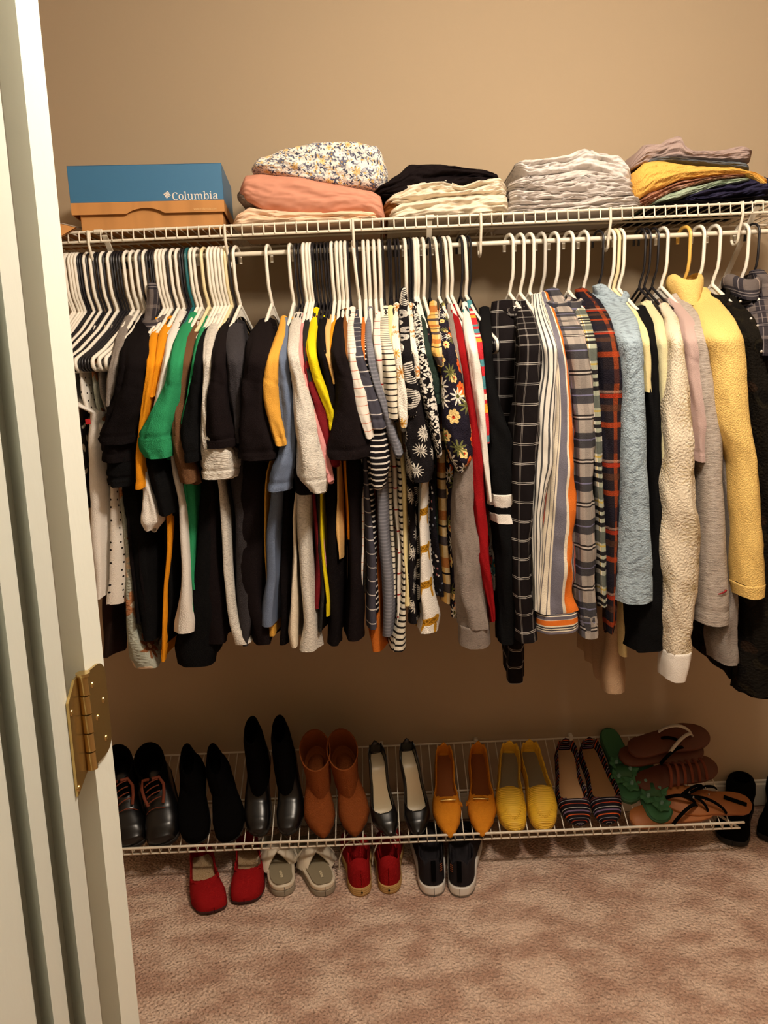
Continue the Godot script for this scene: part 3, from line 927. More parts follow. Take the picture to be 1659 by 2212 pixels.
	for q in [["t_shirt_%03d" % (count_of("t_shirt") - 2), "charcoal"], ["t_shirt_%03d" % (count_of("t_shirt") - 1), "black_warm"]]:
		var o: Node3D = get_node(q[0])
		var hx: float = rod_x(511 if q[1] == "charcoal" else 580)
		st = begin()
		var pts := []
		for k in 13:
			var a := lerpf(0.0, PI, k / 12.0)
			pts.append(Vector3(hx + 0.012 + 0.004 * sin(a), 1.497 - 0.040 * sin(a), 0.28 + 0.082 * cos(a)))
		tube(st, pts, 0.0085, 8, -1.0, 0.5, Vector3.RIGHT)
		part("neckband", done(st), M[q[1]], o)
	# ---- the middle group
	wear("t_shirt", "t-shirt", "mustard yellow t-shirt first on the left of the middle group", "the mustard t-shirt", "mustard", 628, "white", 0.556, [[684, 606, 620], [720, 596, 617], [770, 575, 606], [830, 565, 602], [880, 570, 606], [920, 580, 614], [965, 594, 622]], [[1050, 573, 582], [1150, 571, 581], [1260, 574, 580], [1340, 578, 600], [1370, 578, 602]], {"band": 0.018})
	wear("t_shirt", "t-shirt", "slate blue t-shirt right of the mustard one", "the slate blue t-shirt", "slate_blue", 640, "black", 0.546, [[688, 610, 624], [740, 599, 622], [800, 597, 626], [860, 600, 632], [920, 606, 638], [980, 602, 638], [1020, 588, 634], [1062, 577, 626]], [[1060, 580, 616], [1150, 577, 612], [1250, 575, 610], [1330, 564, 606], [1354, 562, 604]], {"band": 0.018, "zb": 0.475})
	wear("t_shirt", "t-shirt", "black t-shirt squeezed between slate blue and oatmeal t-shirts", "the black t-shirt beside the slate blue one", "black", 648, "black", 0.525, [[690, 622, 636], [760, 616, 632], [900, 622, 644], [1000, 628, 652], [1070, 640, 680]], [[1060, 606, 634], [1200, 604, 632], [1392, 600, 628]])
	wear("t_shirt", "t-shirt", "oatmeal heather t-shirt with long crumpled sleeve and pale hem", "the oatmeal heather t-shirt", "heather", 657, "white", 0.562, [[676, 634, 656], [710, 623, 650], [760, 619, 646], [830, 630, 660], [900, 633, 682], [960, 637, 697], [1005, 640, 704], [1035, 645, 706], [1066, 672, 704]], [[1060, 632, 676], [1150, 635, 677], [1250, 643, 676], [1350, 648, 686], [1404, 634, 693]], {"band": 0.03, "zb": 0.48})
	wear("t_shirt", "t-shirt", "cream t-shirt whose hem shows left of the oatmeal hem", "the cream t-shirt beside the oatmeal one", "cream", 665, "white", 0.52, [], [[1150, 630, 640], [1240, 627, 642], [1300, 621, 644], [1370, 613, 642], [1398, 618, 642]], {"zb": 0.47})
	wear("t_shirt", "t-shirt", "dusty pink t-shirt just right of the oatmeal t-shirt", "the dusty pink t-shirt", "pink", 671, "white", 0.548, [[680, 648, 660], [760, 640, 654], [850, 654, 668], [900, 668, 688], [960, 684, 704], [1020, 698, 718], [1042, 702, 722]], [], {"hem": 0.9, "band": 0.015})
	wear("t_shirt", "t-shirt", "maroon t-shirt left of the bright yellow one", "the maroon t-shirt", "maroon", 679, "black", 0.538, [[680, 655, 670], [740, 645, 664], [800, 652, 682], [850, 664, 698], [900, 680, 712], [960, 696, 724], [1006, 708, 736]], [[1080, 672, 686], [1200, 677, 692], [1310, 674, 694]], {"zb": 0.455})
	wear("t_shirt", "t-shirt", "charcoal grey t-shirt showing as a thin strip left of the yellow one", "the charcoal strip beside the yellow t-shirt", "dark_grey", 687, "black", 0.54, [[676, 660, 674], [720, 653, 670], [770, 655, 668], [830, 664, 680]], [[1080, 678, 692], [1200, 684, 702], [1360, 690, 704]], {"zb": 0.462})
	wear("t_shirt", "t-shirt", "bright yellow t-shirt in the middle of the rack", "the bright yellow t-shirt", "yellow", 695, "black", 0.550, [[666, 676, 690], [700, 667, 686], [740, 660, 682], [770, 663, 684], [810, 672, 694], [850, 685, 710], [895, 702, 726], [932, 711, 718]], [[1060, 690, 699], [1200, 697, 709], [1300, 701, 714], [1330, 700, 713]], {"zb": 0.47, "band": 0.02})
	wear("t_shirt", "t-shirt", "black t-shirt just right of the bright yellow one", "the black t-shirt right of the yellow one", "black", 703, "black", 0.542, [[676, 692, 712], [720, 684, 708], [770, 688, 714], [820, 700, 724], [900, 716, 740]], [[1040, 696, 738], [1200, 704, 745], [1340, 706, 748], [1396, 703, 742]], {"zb": 0.458})
	wear("t_shirt", "t-shirt", "peach t-shirt showing as a narrow wedge between black t-shirts", "the peach t-shirt", "peach", 717, "white", 0.545, [[682, 706, 720], [720, 696, 714], [760, 699, 714], [800, 710, 720], [832, 719, 725]], [[1080, 729, 738], [1150, 727, 744], [1206, 737, 744]], {"zb": 0.462})
	wear("t_shirt", "t-shirt", "golden orange t-shirt peeking beside the peach one", "the golden orange t-shirt", "orange", 728, "white", 0.54, [[690, 716, 726], [730, 711, 722], [770, 714, 722]], [], {"hem": 1.0})
	wear("t_shirt", "t-shirt", "black t-shirt with the broadest sleeve in the middle group", "the black t-shirt with the broadest middle sleeve", "black_warm", 737, "white", 0.562, [[670, 732, 750], [710, 720, 746], [760, 716, 748], [820, 722, 766], [880, 722, 778], [940, 713, 790], [985, 705, 797], [994, 708, 796]], [[1020, 735, 792], [1100, 742, 788], [1250, 748, 790], [1382, 742, 792]], {"band": 0.02, "zb": 0.47})
	wear("t_shirt", "t-shirt", "dark brown t-shirt showing its shoulder beside the broad black sleeve", "the dark brown t-shirt", "tan_brown", 746, "white", 0.548, [[668, 741, 752], [710, 737, 750], [780, 742, 754], [830, 748, 758]], [], {"hem": 1.0})
	wear("t_shirt", "t-shirt", "cream t-shirt with thin orange stripes", "the orange striped cream t-shirt", "orange_stripe", 764, "white", 0.556, [[664, 754, 768], [710, 750, 766], [790, 751, 772], [850, 759, 792], [900, 771, 802], [950, 789, 807]], [[1040, 770, 790], [1150, 775, 790], [1300, 778, 792]], {"zb": 0.455, "tilt": 4.0})
	wear("t_shirt", "t-shirt", "dark slate t-shirt with thin white stripes right of the orange striped one", "the dark slate striped t-shirt", "slate_stripe", 772, "black", 0.548, [[670, 768, 784], [710, 758, 780], [780, 762, 790], [840, 778, 810], [890, 796, 830], [928, 804, 837]], [[1050, 786, 802], [1150, 788, 810], [1250, 791, 818], [1355, 793, 820]], {"zb": 0.478, "band": 0.02})
	wear("t_shirt", "t-shirt", "rust orange t-shirt whose hem shows low under the slate stripes", "the rust orange t-shirt", "rust", 785, "white", 0.54, [[688, 780, 790], [740, 779, 789], [800, 784, 792]], [[1300, 800, 826], [1370, 792, 830], [1404, 796, 832]], {"zb": 0.45})
	wear("t_shirt", "t-shirt", "blue grey t-shirt with fine pale stripes and knotted sleeve end", "the blue grey finely striped t-shirt", "slate_fine", 795, "white", 0.545, [[664, 793, 806], [710, 788, 802], [790, 794, 812], [850, 810, 832], [900, 824, 848], [940, 836, 858], [985, 852, 872]], [[1050, 810, 846], [1150, 815, 850], [1250, 820, 856], [1376, 825, 852]], {"zb": 0.482})
	wear("t_shirt", "t-shirt", "black t-shirt with white diagonal stripes under the slate sleeve", "the black and white diagonal striped t-shirt", "bw_stripe", 752, "black", 0.538, [[700, 775, 788], [800, 786, 806], [900, 798, 830], [960, 797, 838], [1005, 798, 843], [1056, 802, 832]], [[1070, 796, 808], [1200, 800, 814], [1320, 808, 820]], {"zb": 0.47})
	wear("t_shirt", "t-shirt", "white t-shirt with a sparse red stripe right of the blue grey one", "the red striped white t-shirt", "red_stripe", 807, "white", 0.538, [[674, 810, 824], [720, 806, 824], [790, 811, 832], [850, 820, 838], [920, 838, 852]], [[1030, 846, 862], [1200, 853, 866], [1380, 852, 868]], {"zb": 0.462})
	wear("t_shirt", "t-shirt", "cream t-shirt with fine black stripes across the sleeve", "the cream and black striped t-shirt", "cream_stripe", 819, "white", 0.55, [[662, 824, 842], [710, 819, 843], [780, 824, 856], [840, 828, 864], [880, 834, 866], [908, 838, 868]], [], {"hem": 0.86})
	wear("blouse", "blouse", "black and cream ladder striped top with dark hem in the middle of the rack", "the ladder striped top", "ladder", 826, "black", 0.53, [], [[1030, 855, 870], [1150, 857, 873], [1290, 862, 876], [1404, 832, 878]], {"zb": 0.472})
	wear("blouse", "blouse", "cream lace top just left of the yellow floral one", "the cream lace top", "butter", 838, "black", 0.54, [[662, 834, 852], [710, 838, 854], [800, 846, 862]], [[1040, 862, 880], [1150, 866, 882], [1250, 870, 884], [1311, 864, 886]], {"zb": 0.478})
	wear("blouse", "blouse", "white blouse with yellow flowers and a turned sleeve end", "the yellow flowered white blouse", "yellow_floral", 852, "black", 0.555, [[656, 850, 864], [710, 845, 862], [790, 852, 874], [850, 856, 886], [900, 858, 889], [926, 864, 882]], [], {"hem": 0.88})
	wear("blouse", "blouse", "black blouse printed with large white line drawn shapes", "the black blouse with line drawn shapes", "face_print", 873, "white", 0.560, [[622, 866, 878], [650, 862, 882], [700, 862, 884], [760, 864, 888], [810, 868, 900], [860, 876, 912], [900, 878, 904]], [], {"hem": 0.85, "dz": 0.04})
	wear("blouse", "blouse", "black blouse with white feathery leaf clusters and low knotted sleeve", "the black blouse with feathery leaves", "feathers", 882, "black", 0.550, [[700, 876, 890], [800, 882, 906], [880, 878, 916], [960, 876, 934], [1010, 880, 944], [1042, 885, 936]], [[1050, 876, 900], [1200, 880, 906], [1300, 885, 908], [1346, 882, 913]], {"zb": 0.48})
	wear("blouse", "blouse", "white blouse with small ochre patches left of the black and white leaf print", "the ochre patched white blouse", "yellow_floral", 893, "white", 0.553, [[656, 882, 892], [720, 882, 896], [780, 889, 906], [820, 894, 910]], [], {"hem": 0.9})
	wear("blouse", "blouse", "black blouse closely printed with small white leaves", "the white leaf print blouse", "leaf_print", 899, "white", 0.556, [[654, 890, 906], [710, 894, 914], [770, 899, 922], [830, 906, 936], [880, 916, 944], [940, 932, 952], [985, 944, 956]], [], {"hem": 0.9})
	wear("blouse", "blouse", "white satin blouse printed with golden cheetahs", "the golden cheetah blouse", "cheetah", 887, "black", 0.50, [], [[1010, 904, 928], [1100, 898, 926], [1200, 901, 932], [1280, 902, 940], [1330, 904, 952], [1364, 894, 946]], {"zb": 0.486, "ripple": 0.007})
	wear("t_shirt", "t-shirt", "dark green t-shirt with plain sleeve among the printed blouses", "the dark green t-shirt", "dark_green", 912, "white", 0.548, [[684, 903, 918], [740, 908, 930], [800, 921, 946], [850, 934, 954], [874, 940, 956]], [], {"hem": 0.9, "band": 0.02})
	wear("blouse", "blouse", "black blouse dotted with tiny bead-like flowers", "the tiny dotted black blouse", "bead_floral", 925, "black", 0.54, [[712, 918, 932], [750, 922, 940], [790, 930, 946]], [[1000, 922, 944], [1100, 928, 946], [1200, 933, 954], [1292, 940, 958]], {"zb": 0.474})
	wear("blouse", "blouse", "yellow, white and navy patchwork blouse", "the yellow and navy patchwork blouse", "patchwork", 937, "white", 0.56, [[652, 928, 944], [690, 924, 948], [730, 934, 952], [765, 933, 958], [795, 946, 962]], [[1010, 942, 970], [1150, 948, 972], [1250, 955, 976], [1300, 958, 972]], {"zb": 0.47, "tilt": 4.0})
	wear("blouse", "blouse", "navy tropical blouse with orange blossoms and green leaves", "the navy tropical blouse", "hawaii", 948, "black", 0.566, [[656, 950, 966], [700, 945, 970], [760, 954, 984], [830, 955, 1000], [900, 957, 1013], [955, 963, 1020], [995, 973, 1023], [1022, 986, 1004]], [[1050, 962, 990], [1200, 968, 994], [1332, 978, 996]], {"zb": 0.476})
	wear("cardigan", "cardigan", "taupe grey cardigan with ribbed cuff hanging left of the red one", "the taupe grey cardigan", "taupe", 957, "white", 0.538, [[658, 964, 978], [720, 971, 990], [800, 984, 1004], [880, 1000, 1014], [960, 998, 1026], [1040, 984, 1026], [1100, 981, 1030], [1200, 982, 1038], [1300, 986, 1052], [1356, 994, 1060]], [], {"hem": 0.84, "cuff": [[1352, 994, 1060], [1398, 993, 1062]], "tilt": 3.0})
	wear("cardigan", "cardigan", "deep red cardigan with long narrow sleeve", "the deep red cardigan", "red", 967, "white", 0.545, [[660, 973, 986], [720, 983, 1002], [800, 996, 1014], [900, 1008, 1030], [1000, 1016, 1044], [1100, 1022, 1050], [1200, 1030, 1058], [1300, 1052, 1068], [1344, 1060, 1070]], [], {"hem": 0.84, "tilt": 3.0})
	wear("blouse", "blouse", "plain white blouse right of the red cardigan", "the plain white blouse", "white", 998, "white", 0.548, [[654, 998, 1010], [700, 1000, 1022], [760, 1008, 1034], [830, 1018, 1044], [900, 1030, 1051], [1000, 1042, 1056], [1085, 1055, 1063]], [], {"hem": 0.9, "tilt": 3.0})
	wear("blouse", "blouse", "white blouse with red flowers hanging in front of the black striped jacket", "the red flowered white blouse", "red_floral", 992, "black", 0.525, [], [[1020, 1050, 1062], [1100, 1053, 1064], [1180, 1057, 1072], [1272, 1062, 1082]], {"zb": 0.482})
	wear("blouse", "blouse", "red blouse with teal and yellow bands on its sleeve", "the banded red blouse", "bright_bands", 1003, "black", 0.54, [[650, 1008, 1020], [690, 1016, 1030], [740, 1026, 1042], [800, 1038, 1048], [900, 1044, 1056], [960, 1050, 1058]], [[1262, 1062, 1082], [1342, 1068, 1086]], {"zb": 0.47})
	wear("jacket", "jacket", "black jacket with two white bands round the sleeve", "the black jacket with white bands", "black_cool", 1010, "black", 0.53, [[664, 1036, 1058], [720, 1038, 1064], [800, 1042, 1068], [880, 1046, 1084], [950, 1050, 1108], [1020, 1056, 1118], [1100, 1062, 1120], [1200, 1072, 1124], [1390, 1076, 1118]], [], {"hem": 0.80})
	var jk: Node3D = get_node("jacket")
	var jsd := garment_count * 1.37
	for r in [[1066, 1096, 1058.5, 1060.7, 1120, 1121], [1108, 1131, 1061.8, 1064, 1121, 1122]]:
		part("white_band", sleeve_mesh([[r[0], r[2], r[4]], [(r[0] + r[1]) / 2, (r[2] + r[3]) / 2, (r[4] + r[5]) / 2], [r[1], r[3], r[5]]], 0.5312, 0.0508, jsd, 0.0, 0.17, 8, false), M.white, jk, "white sleeve band")
	part("black_band", sleeve_mesh([[1093, 1060.4, 1120.8], [1102, 1061.2, 1121], [1111, 1062, 1121.2]], 0.5311, 0.0507, jsd, 0.0, 0.17, 8, false), M.black_cool, jk)
	# ---- the right group
	wear("shirt", "shirt", "black windowpane check shirt with open neck, first of the right group", "the black windowpane shirt", "windowpane", 1099, "white", 0.556, [[650, 1118, 1138], [690, 1118, 1160], [740, 1126, 1171], [800, 1124, 1171], [860, 1114, 1169], [940, 1109, 1167], [1020, 1106, 1160], [1120, 1106, 1152], [1220, 1107, 1150], [1300, 1108, 1156], [1386, 1114, 1161]], [[1000, 1104, 1150], [1290, 1106, 1118], [1380, 1099, 1136], [1440, 1090, 1141], [1473, 1092, 1141]], {"zb": 0.455, "collar": 0.02, "fold": 0.16, "turn": 18.0})
	part("front_panel", sleeve_mesh([[650, 1064, 1120], [690, 1058, 1126], [740, 1059, 1126], [800, 1062, 1124], [880, 1066, 1120], [960, 1072, 1116], [1040, 1084, 1112]], 0.37, 0.05, 5.0, 0.0, 0.06, 26), M.windowpane, get_node("shirt"))
	wear("shirt", "shirt", "white shirt with dark grey vertical stripes, second of the right group", "the grey striped white shirt", "grey_white_up", 1122, "white", 0.554, [[636, 1148, 1172], [680, 1150, 1182], [750, 1164, 1208], [800, 1168, 1208], [860, 1159, 1204], [930, 1154, 1198], [1000, 1150, 1200], [1060, 1150, 1184], [1120, 1148, 1174], [1220, 1150, 1172], [1320, 1152, 1164]], [], {"hem": 0.80, "collar": 0.02, "fold": 0.16, "turn": 18.0})
	wear("shirt", "shirt", "shirt with orange, grey and cream stripes and a banded cuff", "the orange and cream striped shirt", "multi_up", 1143, "white", 0.544, [[632, 1162, 1184], [680, 1172, 1204], [740, 1186, 1221], [800, 1194, 1230], [900, 1196, 1238], [1000, 1186, 1242], [1100, 1176, 1244], [1200, 1166, 1242], [1290, 1160, 1240], [1324, 1158, 1250]], [], {"hem": 0.78, "cuff": [[1322, 1158, 1250], [1345, 1157, 1252], [1366, 1157, 1253]], "cuff_mat": "multi_cross", "collar": 0.018, "collar_mat": "rust", "turn": 18.0})
	wear("camisole", "top", "black top clipped to a clear hanger behind the striped shirts", "the black clipped top", "black", 1168, "clear", 0.47, [], [], {"hem": 0.9})
	wear("shirt", "shirt", "grey plaid shirt with navy checks right of the orange striped shirt", "the grey plaid shirt", "grey_plaid", 1196, "white", 0.536, [[624, 1180, 1208], [660, 1190, 1234], [710, 1202, 1262], [760, 1216, 1272], [840, 1228, 1282], [920, 1238, 1286], [1020, 1240, 1284], [1120, 1241, 1284], [1220, 1242, 1288], [1320, 1248, 1292], [1376, 1254, 1293]], [], {"hem": 0.80, "cuff": [[1330, 1250, 1292], [1378, 1254, 1293]], "collar": 0.03, "collar_wide": 1.2})
	wear("shirt", "shirt", "black and white checked shirt with green and yellow lines", "the black and white checked shirt", "check", 1228, "white", 0.526, [[648, 1234, 1262], [690, 1250, 1278], [740, 1263, 1290], [800, 1270, 1290], [900, 1276, 1300], [1000, 1284, 1302], [1100, 1290, 1306], [1200, 1292, 1310], [1312, 1297, 1312]], [], {"hem": 0.82, "collar": 0.03, "collar_mat": "grey_plaid"})
	wear("flannel_shirt", "shirt", "red, rust and black plaid flannel shirt left of the pale blue sweatshirt", "the red and black flannel shirt", "flannel", 1260, "white", 0.530, [[624, 1244, 1268], [650, 1250, 1300], [690, 1268, 1326], [730, 1284, 1342], [790, 1290, 1351], [870, 1291, 1351], [960, 1298, 1346], [1100, 1306, 1342], [1240, 1309, 1338], [1340, 1311, 1332], [1369, 1312, 1326]], [], {"hem": 0.82, "collar": 0.028, "fold": 0.14, "collar_wide": 1.2})
	wear("dress", "dress", "tan dress hanging below the flannel shirt with flared hem", "the tan dress", "tan", 1292, "black", 0.5, [], [[1250, 1318, 1340], [1330, 1314, 1348], [1400, 1309, 1356], [1460, 1302, 1364], [1496, 1306, 1364]], {"zb": 0.44, "ripple": 0.008})
	wear("sweatshirt", "sweatshirt", "pale blue fleecy sweatshirt with a broad straight sleeve", "the pale blue sweatshirt", "sky", 1316, "white", 0.558, [[616, 1282, 1310], [645, 1292, 1346], [690, 1318, 1380], [740, 1338, 1390], [820, 1346, 1394], [940, 1343, 1398], [1060, 1344, 1403], [1190, 1340, 1411], [1302, 1332, 1418]], [], {"hem": 0.86, "band": 0.062, "collar": 0.035, "collar_wide": 1.3, "fold": 0.07})
	wear("sweatshirt", "sweatshirt", "butter coloured hooded top with drawstring end showing below", "the butter coloured hooded top", "butter", 1326, "cream", 0.526, [[676, 1352, 1380], [715, 1376, 1400], [770, 1388, 1408], [850, 1392, 1410]], [[1290, 1344, 1358], [1350, 1343, 1362], [1414, 1345, 1364]], {"zb": 0.47})
	wear("sweatshirt", "sweatshirt", "plain black sweatshirt right of the pale blue one", "the plain black sweatshirt", "black_cool", 1337, "white", 0.53, [[662, 1372, 1398], [700, 1388, 1414], [760, 1398, 1422], [850, 1400, 1426], [1000, 1400, 1430], [1100, 1402, 1432], [1200, 1396, 1434], [1310, 1362, 1432], [1406, 1360, 1434]], [], {"hem": 0.84, "band": 0.05})
	wear("sweatshirt", "sweatshirt", "pale green cream sweatshirt with a seam across the sleeve", "the pale green cream sweatshirt", "pale_green", 1382, "black", 0.534, [[652, 1386, 1410], [690, 1408, 1434], [760, 1420, 1445], [840, 1424, 1450], [920, 1425, 1450], [1000, 1425, 1444], [1120, 1430, 1444]], [], {"hem": 0.88, "fold": 0.08})
	wear("sweatshirt", "sweatshirt", "ivory sweatshirt embossed with pale flowers and long white cuff", "the ivory flowered sweatshirt", "ivory_floral", 1393, "black", 0.562, [[656, 1424, 1446], [690, 1442, 1468], [760, 1449, 1478], [860, 1441, 1491], [950, 1435, 1499], [1050, 1432, 1505], [1150, 1434, 1512], [1250, 1433, 1511], [1350, 1435, 1506], [1412, 1440, 1498]], [], {"hem": 0.82, "cuff": [[1408, 1441, 1497], [1432, 1438, 1494], [1470, 1437, 1484]], "cuff_mat": "white"})
	wear("t_shirt", "t-shirt", "dusty mauve t-shirt with elbow length sleeve", "the dusty mauve t-shirt", "mauve", 1410, "black", 0.540, [[644, 1442, 1466], [690, 1472, 1502], [760, 1480, 1512], [830, 1484, 1516], [900, 1494, 1526], [960, 1499, 1530], [1000, 1501, 1531]], [[1000, 1496, 1528], [1060, 1500, 1524], [1140, 1502, 1514]], {"band": 0.02, "zb": 0.48})
	wear("sweatshirt", "sweatshirt", "grey ribbed sweatshirt with a small red bird stitched near the hem", "the grey ribbed sweatshirt", "grey_rib", 1430, "white", 0.546, [[636, 1448, 1478], [680, 1480, 1512], [750, 1500, 1530], [850, 1507, 1548], [950, 1518, 1562], [1050, 1519, 1564], [1150, 1517, 1570], [1250, 1515, 1575], [1300, 1514, 1578], [1350, 1513, 1578]], [], {"hem": 0.84, "band": 0.036, "fold": 0.05})
	var sw: Node3D = get_node("sweatshirt_005")
	st = begin()
	p = at(1560, 1280, 0.568)
	tube(st, [p + Vector3(-0.009, -0.003, 0.001), p + Vector3(-0.002, -0.001, 0.003), p + Vector3(0.005, 0.002, 0.002), p + Vector3(0.009, 0.005, 0.0)], 0.0016, 6, 0.003, 0.35, Vector3.BACK)
	part("bird_motif", done(st), plain("8e1d22"), sw, "small stitched red bird")
	wear("cardigan", "cardigan", "darker grey cardigan hanging lower behind the ribbed grey sweatshirt", "the darker grey cardigan", "grey_dark", 1508, "white", 0.526, [[676, 1512, 1530], [780, 1528, 1550], [900, 1550, 1568], [1000, 1560, 1576], [1100, 1568, 1584], [1300, 1574, 1594], [1380, 1540, 1596], [1432, 1548, 1596]], [], {"hem": 0.84})
	wear("fleece_jacket", "jacket", "soft yellow fleece jacket with high neck and long full sleeve", "the yellow fleece jacket", "fleece_yellow", 1478, "yellow", 0.574, [[622, 1486, 1530], [650, 1496, 1560], [690, 1512, 1594], [730, 1530, 1609], [780, 1545, 1616], [850, 1548, 1621], [920, 1556, 1627], [1000, 1584, 1638], [1100, 1591, 1646], [1200, 1595, 1651], [1264, 1598, 1656]], [], {"hem": 0.84, "cuff": [[1262, 1597, 1657], [1292, 1600, 1655]], "collar": 0.06, "collar_wide": 1.15, "collar_y": 1.52, "fold": 0.08})
	wear("jacket", "jacket", "dark olive camouflage jacket with pale studs at the right edge", "the dark camouflage jacket", "camo_dark", 1542, "white", 0.528, [[640, 1560, 1590], [690, 1588, 1634], [760, 1606, 1650], [900, 1622, 1676], [1100, 1636, 1690], [1300, 1610, 1700], [1500, 1602, 1700]], [], {"hem": 0.62, "collar": 0.03})
	var cj: Node3D = get_node("jacket_001")
	for q in [[1590, 653], [1612, 690], [1626, 705], [1634, 760]]:
		st = begin()
		p = place(q[0], q[1], 0.528, true) + Vector3(0, 0, 0.022)
		var rows := []
		for i in 4:
			var row := PackedVector3Array()
			for k in 9:
				row.append(p + Vector3(0.0032 * cos(PI / 2 * i / 3) * cos(TAU * k / 8), 0.0032 * cos(PI / 2 * i / 3) * sin(TAU * k / 8), 0.003 * sin(PI / 2 * i / 3)))
			rows.append(row)
		sheet(st, rows)
		part("stud", done(st), plain("d8d0c2", 0.3, 0.4), cj)
	wear("flannel_shirt", "shirt", "grey and black plaid flannel shirt with raised collar at the right edge", "the grey flannel shirt", "grey_flannel", 1603, "white", 0.552, [[584, 1624, 1652], [610, 1632, 1676], [650, 1636, 1690], [720, 1646, 1700], [772, 1648, 1704]], [], {"hem": 0.84, "collar": 0.05, "collar_wide": 1.2, "collar_y": 1.525})
	wear("dress", "dress", "long black dress with hem below the yellow fleece at the right edge", "the long black dress", "black", 1625, "black", 0.5, [], [[1250, 1602, 1680], [1400, 1606, 1690], [1504, 1612, 1690]], {"zb": 0.46})
	# ---- hangers without a garment that can be made out
	for k in 3:
		hanger([150, 166, 173][k], "white", ORD[k] + " from left of three bare white hangers crowded against the door jamb", "white hangers by the door jamb")
	for k in 7:
		hanger([179, 184, 189, 198, 213, 220, 234][k], "black", ORD[k] + " from left of seven black hangers crowded between white ones near the door jamb", "black hangers near the door jamb")
	for k in 8:
		hanger([251, 256, 262, 311, 333, 338, 370, 402][k], "black", ORD[k] + " from left of eight black hangers pressed between white ones in the left group", "black hangers in the left group")
	for px in [493, 502]:
		hanger(px, ["cream", "black"][int(px > 500)], ["cream plastic hanger beside the charcoal t-shirt's white one", "black plastic hanger just left of the charcoal t-shirt's hanger"][int(px > 500)])
	for k in 4:
		hanger([675, 709, 842, 859][k], "black", ORD[k] + " from left of four bare black hangers among the middle group", "black hangers in the middle group")

# ---------------------------------------------------------------- things on the top shelf
func poly_y(pts: Array, x: float) -> float:
	for i in pts.size() - 1:
		if x <= pts[i + 1][0]:
			return lerpf(pts[i][1], pts[i + 1][1], smoothstep(0.0, 1.0, clampf((x - pts[i][0]) / (pts[i + 1][0] - pts[i][0]), 0, 1)) * 0.5 + 0.5 * clampf((x - pts[i][0]) / (pts[i + 1][0] - pts[i][0]), 0, 1))
	return pts[-1][1]

# a folded cloth: a soft slab whose front shows the rounded folds of its layers
func fold_mesh(top: Array, bot: Array, zf: float, zr: float, layers: float, sd: float, rough := 1.0, nu := 64, nf := 30) -> ArrayMesh:
	var st := begin()
	var out := []
	var x0: float = top[0][0]; var x1: float = top[-1][0]
	for i in nu + 1:
		var s := i / float(nu)
		s = lerpf(s, 0.5 - 0.5 * cos(PI * s), 0.8)
		var px := lerpf(x0, x1, s)
		var a := at(px, poly_y(top, px), zf); var b := at(px, poly_y(bot, px), zf)
		var e := minf(s, 1.0 - s) * absf(x1 - x0) / 930.0
		var end := 1.0 - pow(clampf(1.0 - e / 0.022, 0, 1), 2.0)
		var h := a.y - b.y
		var row := PackedVector3Array()
		var mid := (a.y + b.y) / 2
		for k in 5:
			row.append(Vector3(a.x, a.y - 0.002 + 0.003 * noise.get_noise_2d(px * 0.02, k * 0.7 + sd), lerpf(zr, zf - 0.03, k / 5.0)))
		for k in nf + 1:
			var t := k / float(nf)
			var tt := t + 0.20 * noise.get_noise_2d(px * 0.012 + sd * 3.0, t * 2.0 + sd) * rough
			var bulge := -0.020 * pow(absf(2.0 * t - 1.0), 3.5)
			if layers > 1.0:
				bulge -= 0.011 * pow(absf(cos(PI * layers * tt)), 5.0) * smoothstep(0.0, 0.08, minf(t, 1 - t))
			bulge += 0.010 * rough * noise.get_noise_3d(px * 0.013 + sd, t * 3.0, sd * 2.0)
			bulge += 0.005 * rough * noise.get_noise_3d(px * 0.05 + sd, t * 7.0 + px * 0.01, sd)
			row.append(Vector3(a.x, lerpf(a.y, b.y, t), lerpf(zf - 0.035, zf, end) + bulge * (0.5 + 0.5 * end)))
		for k in 3:
			row.append(Vector3(a.x, b.y + 0.001, lerpf(zf - 0.03, zr, (k + 1) / 3.0)))
		if i == 0 or i == nu:
			for k in row.size():
				row[k].y = lerpf(row[k].y, mid, 0.25)
		out.append(row)
	var c0 := PackedVector3Array(); var c1 := PackedVector3Array()
	for k in out[0].size():
		c0.append(Vector3(out[0][k].x, out[0][k].y * 0.3 + (out[0][0].y + out[0][-1].y) * 0.35, out[0][k].z - 0.005))
		c1.append(Vector3(out[-1][k].x, out[-1][k].y * 0.3 + (out[-1][0].y + out[-1][-1].y) * 0.35, out[-1][k].z - 0.005))
	sheet(st, [c0] + out + [c1])
	return done(st)

func folded(called: String, category: String, label: String, mat: String, top: Array, bot: Array, layers: float, zf := 0.298, rough := 1.0) -> Node3D:
	garment_count += 1
	var t := thing(called, label, category)
	part("cloth_body", fold_mesh(top, bot, zf, 0.045, layers, garment_count * 0.77, rough), M[mat], t)
	return t

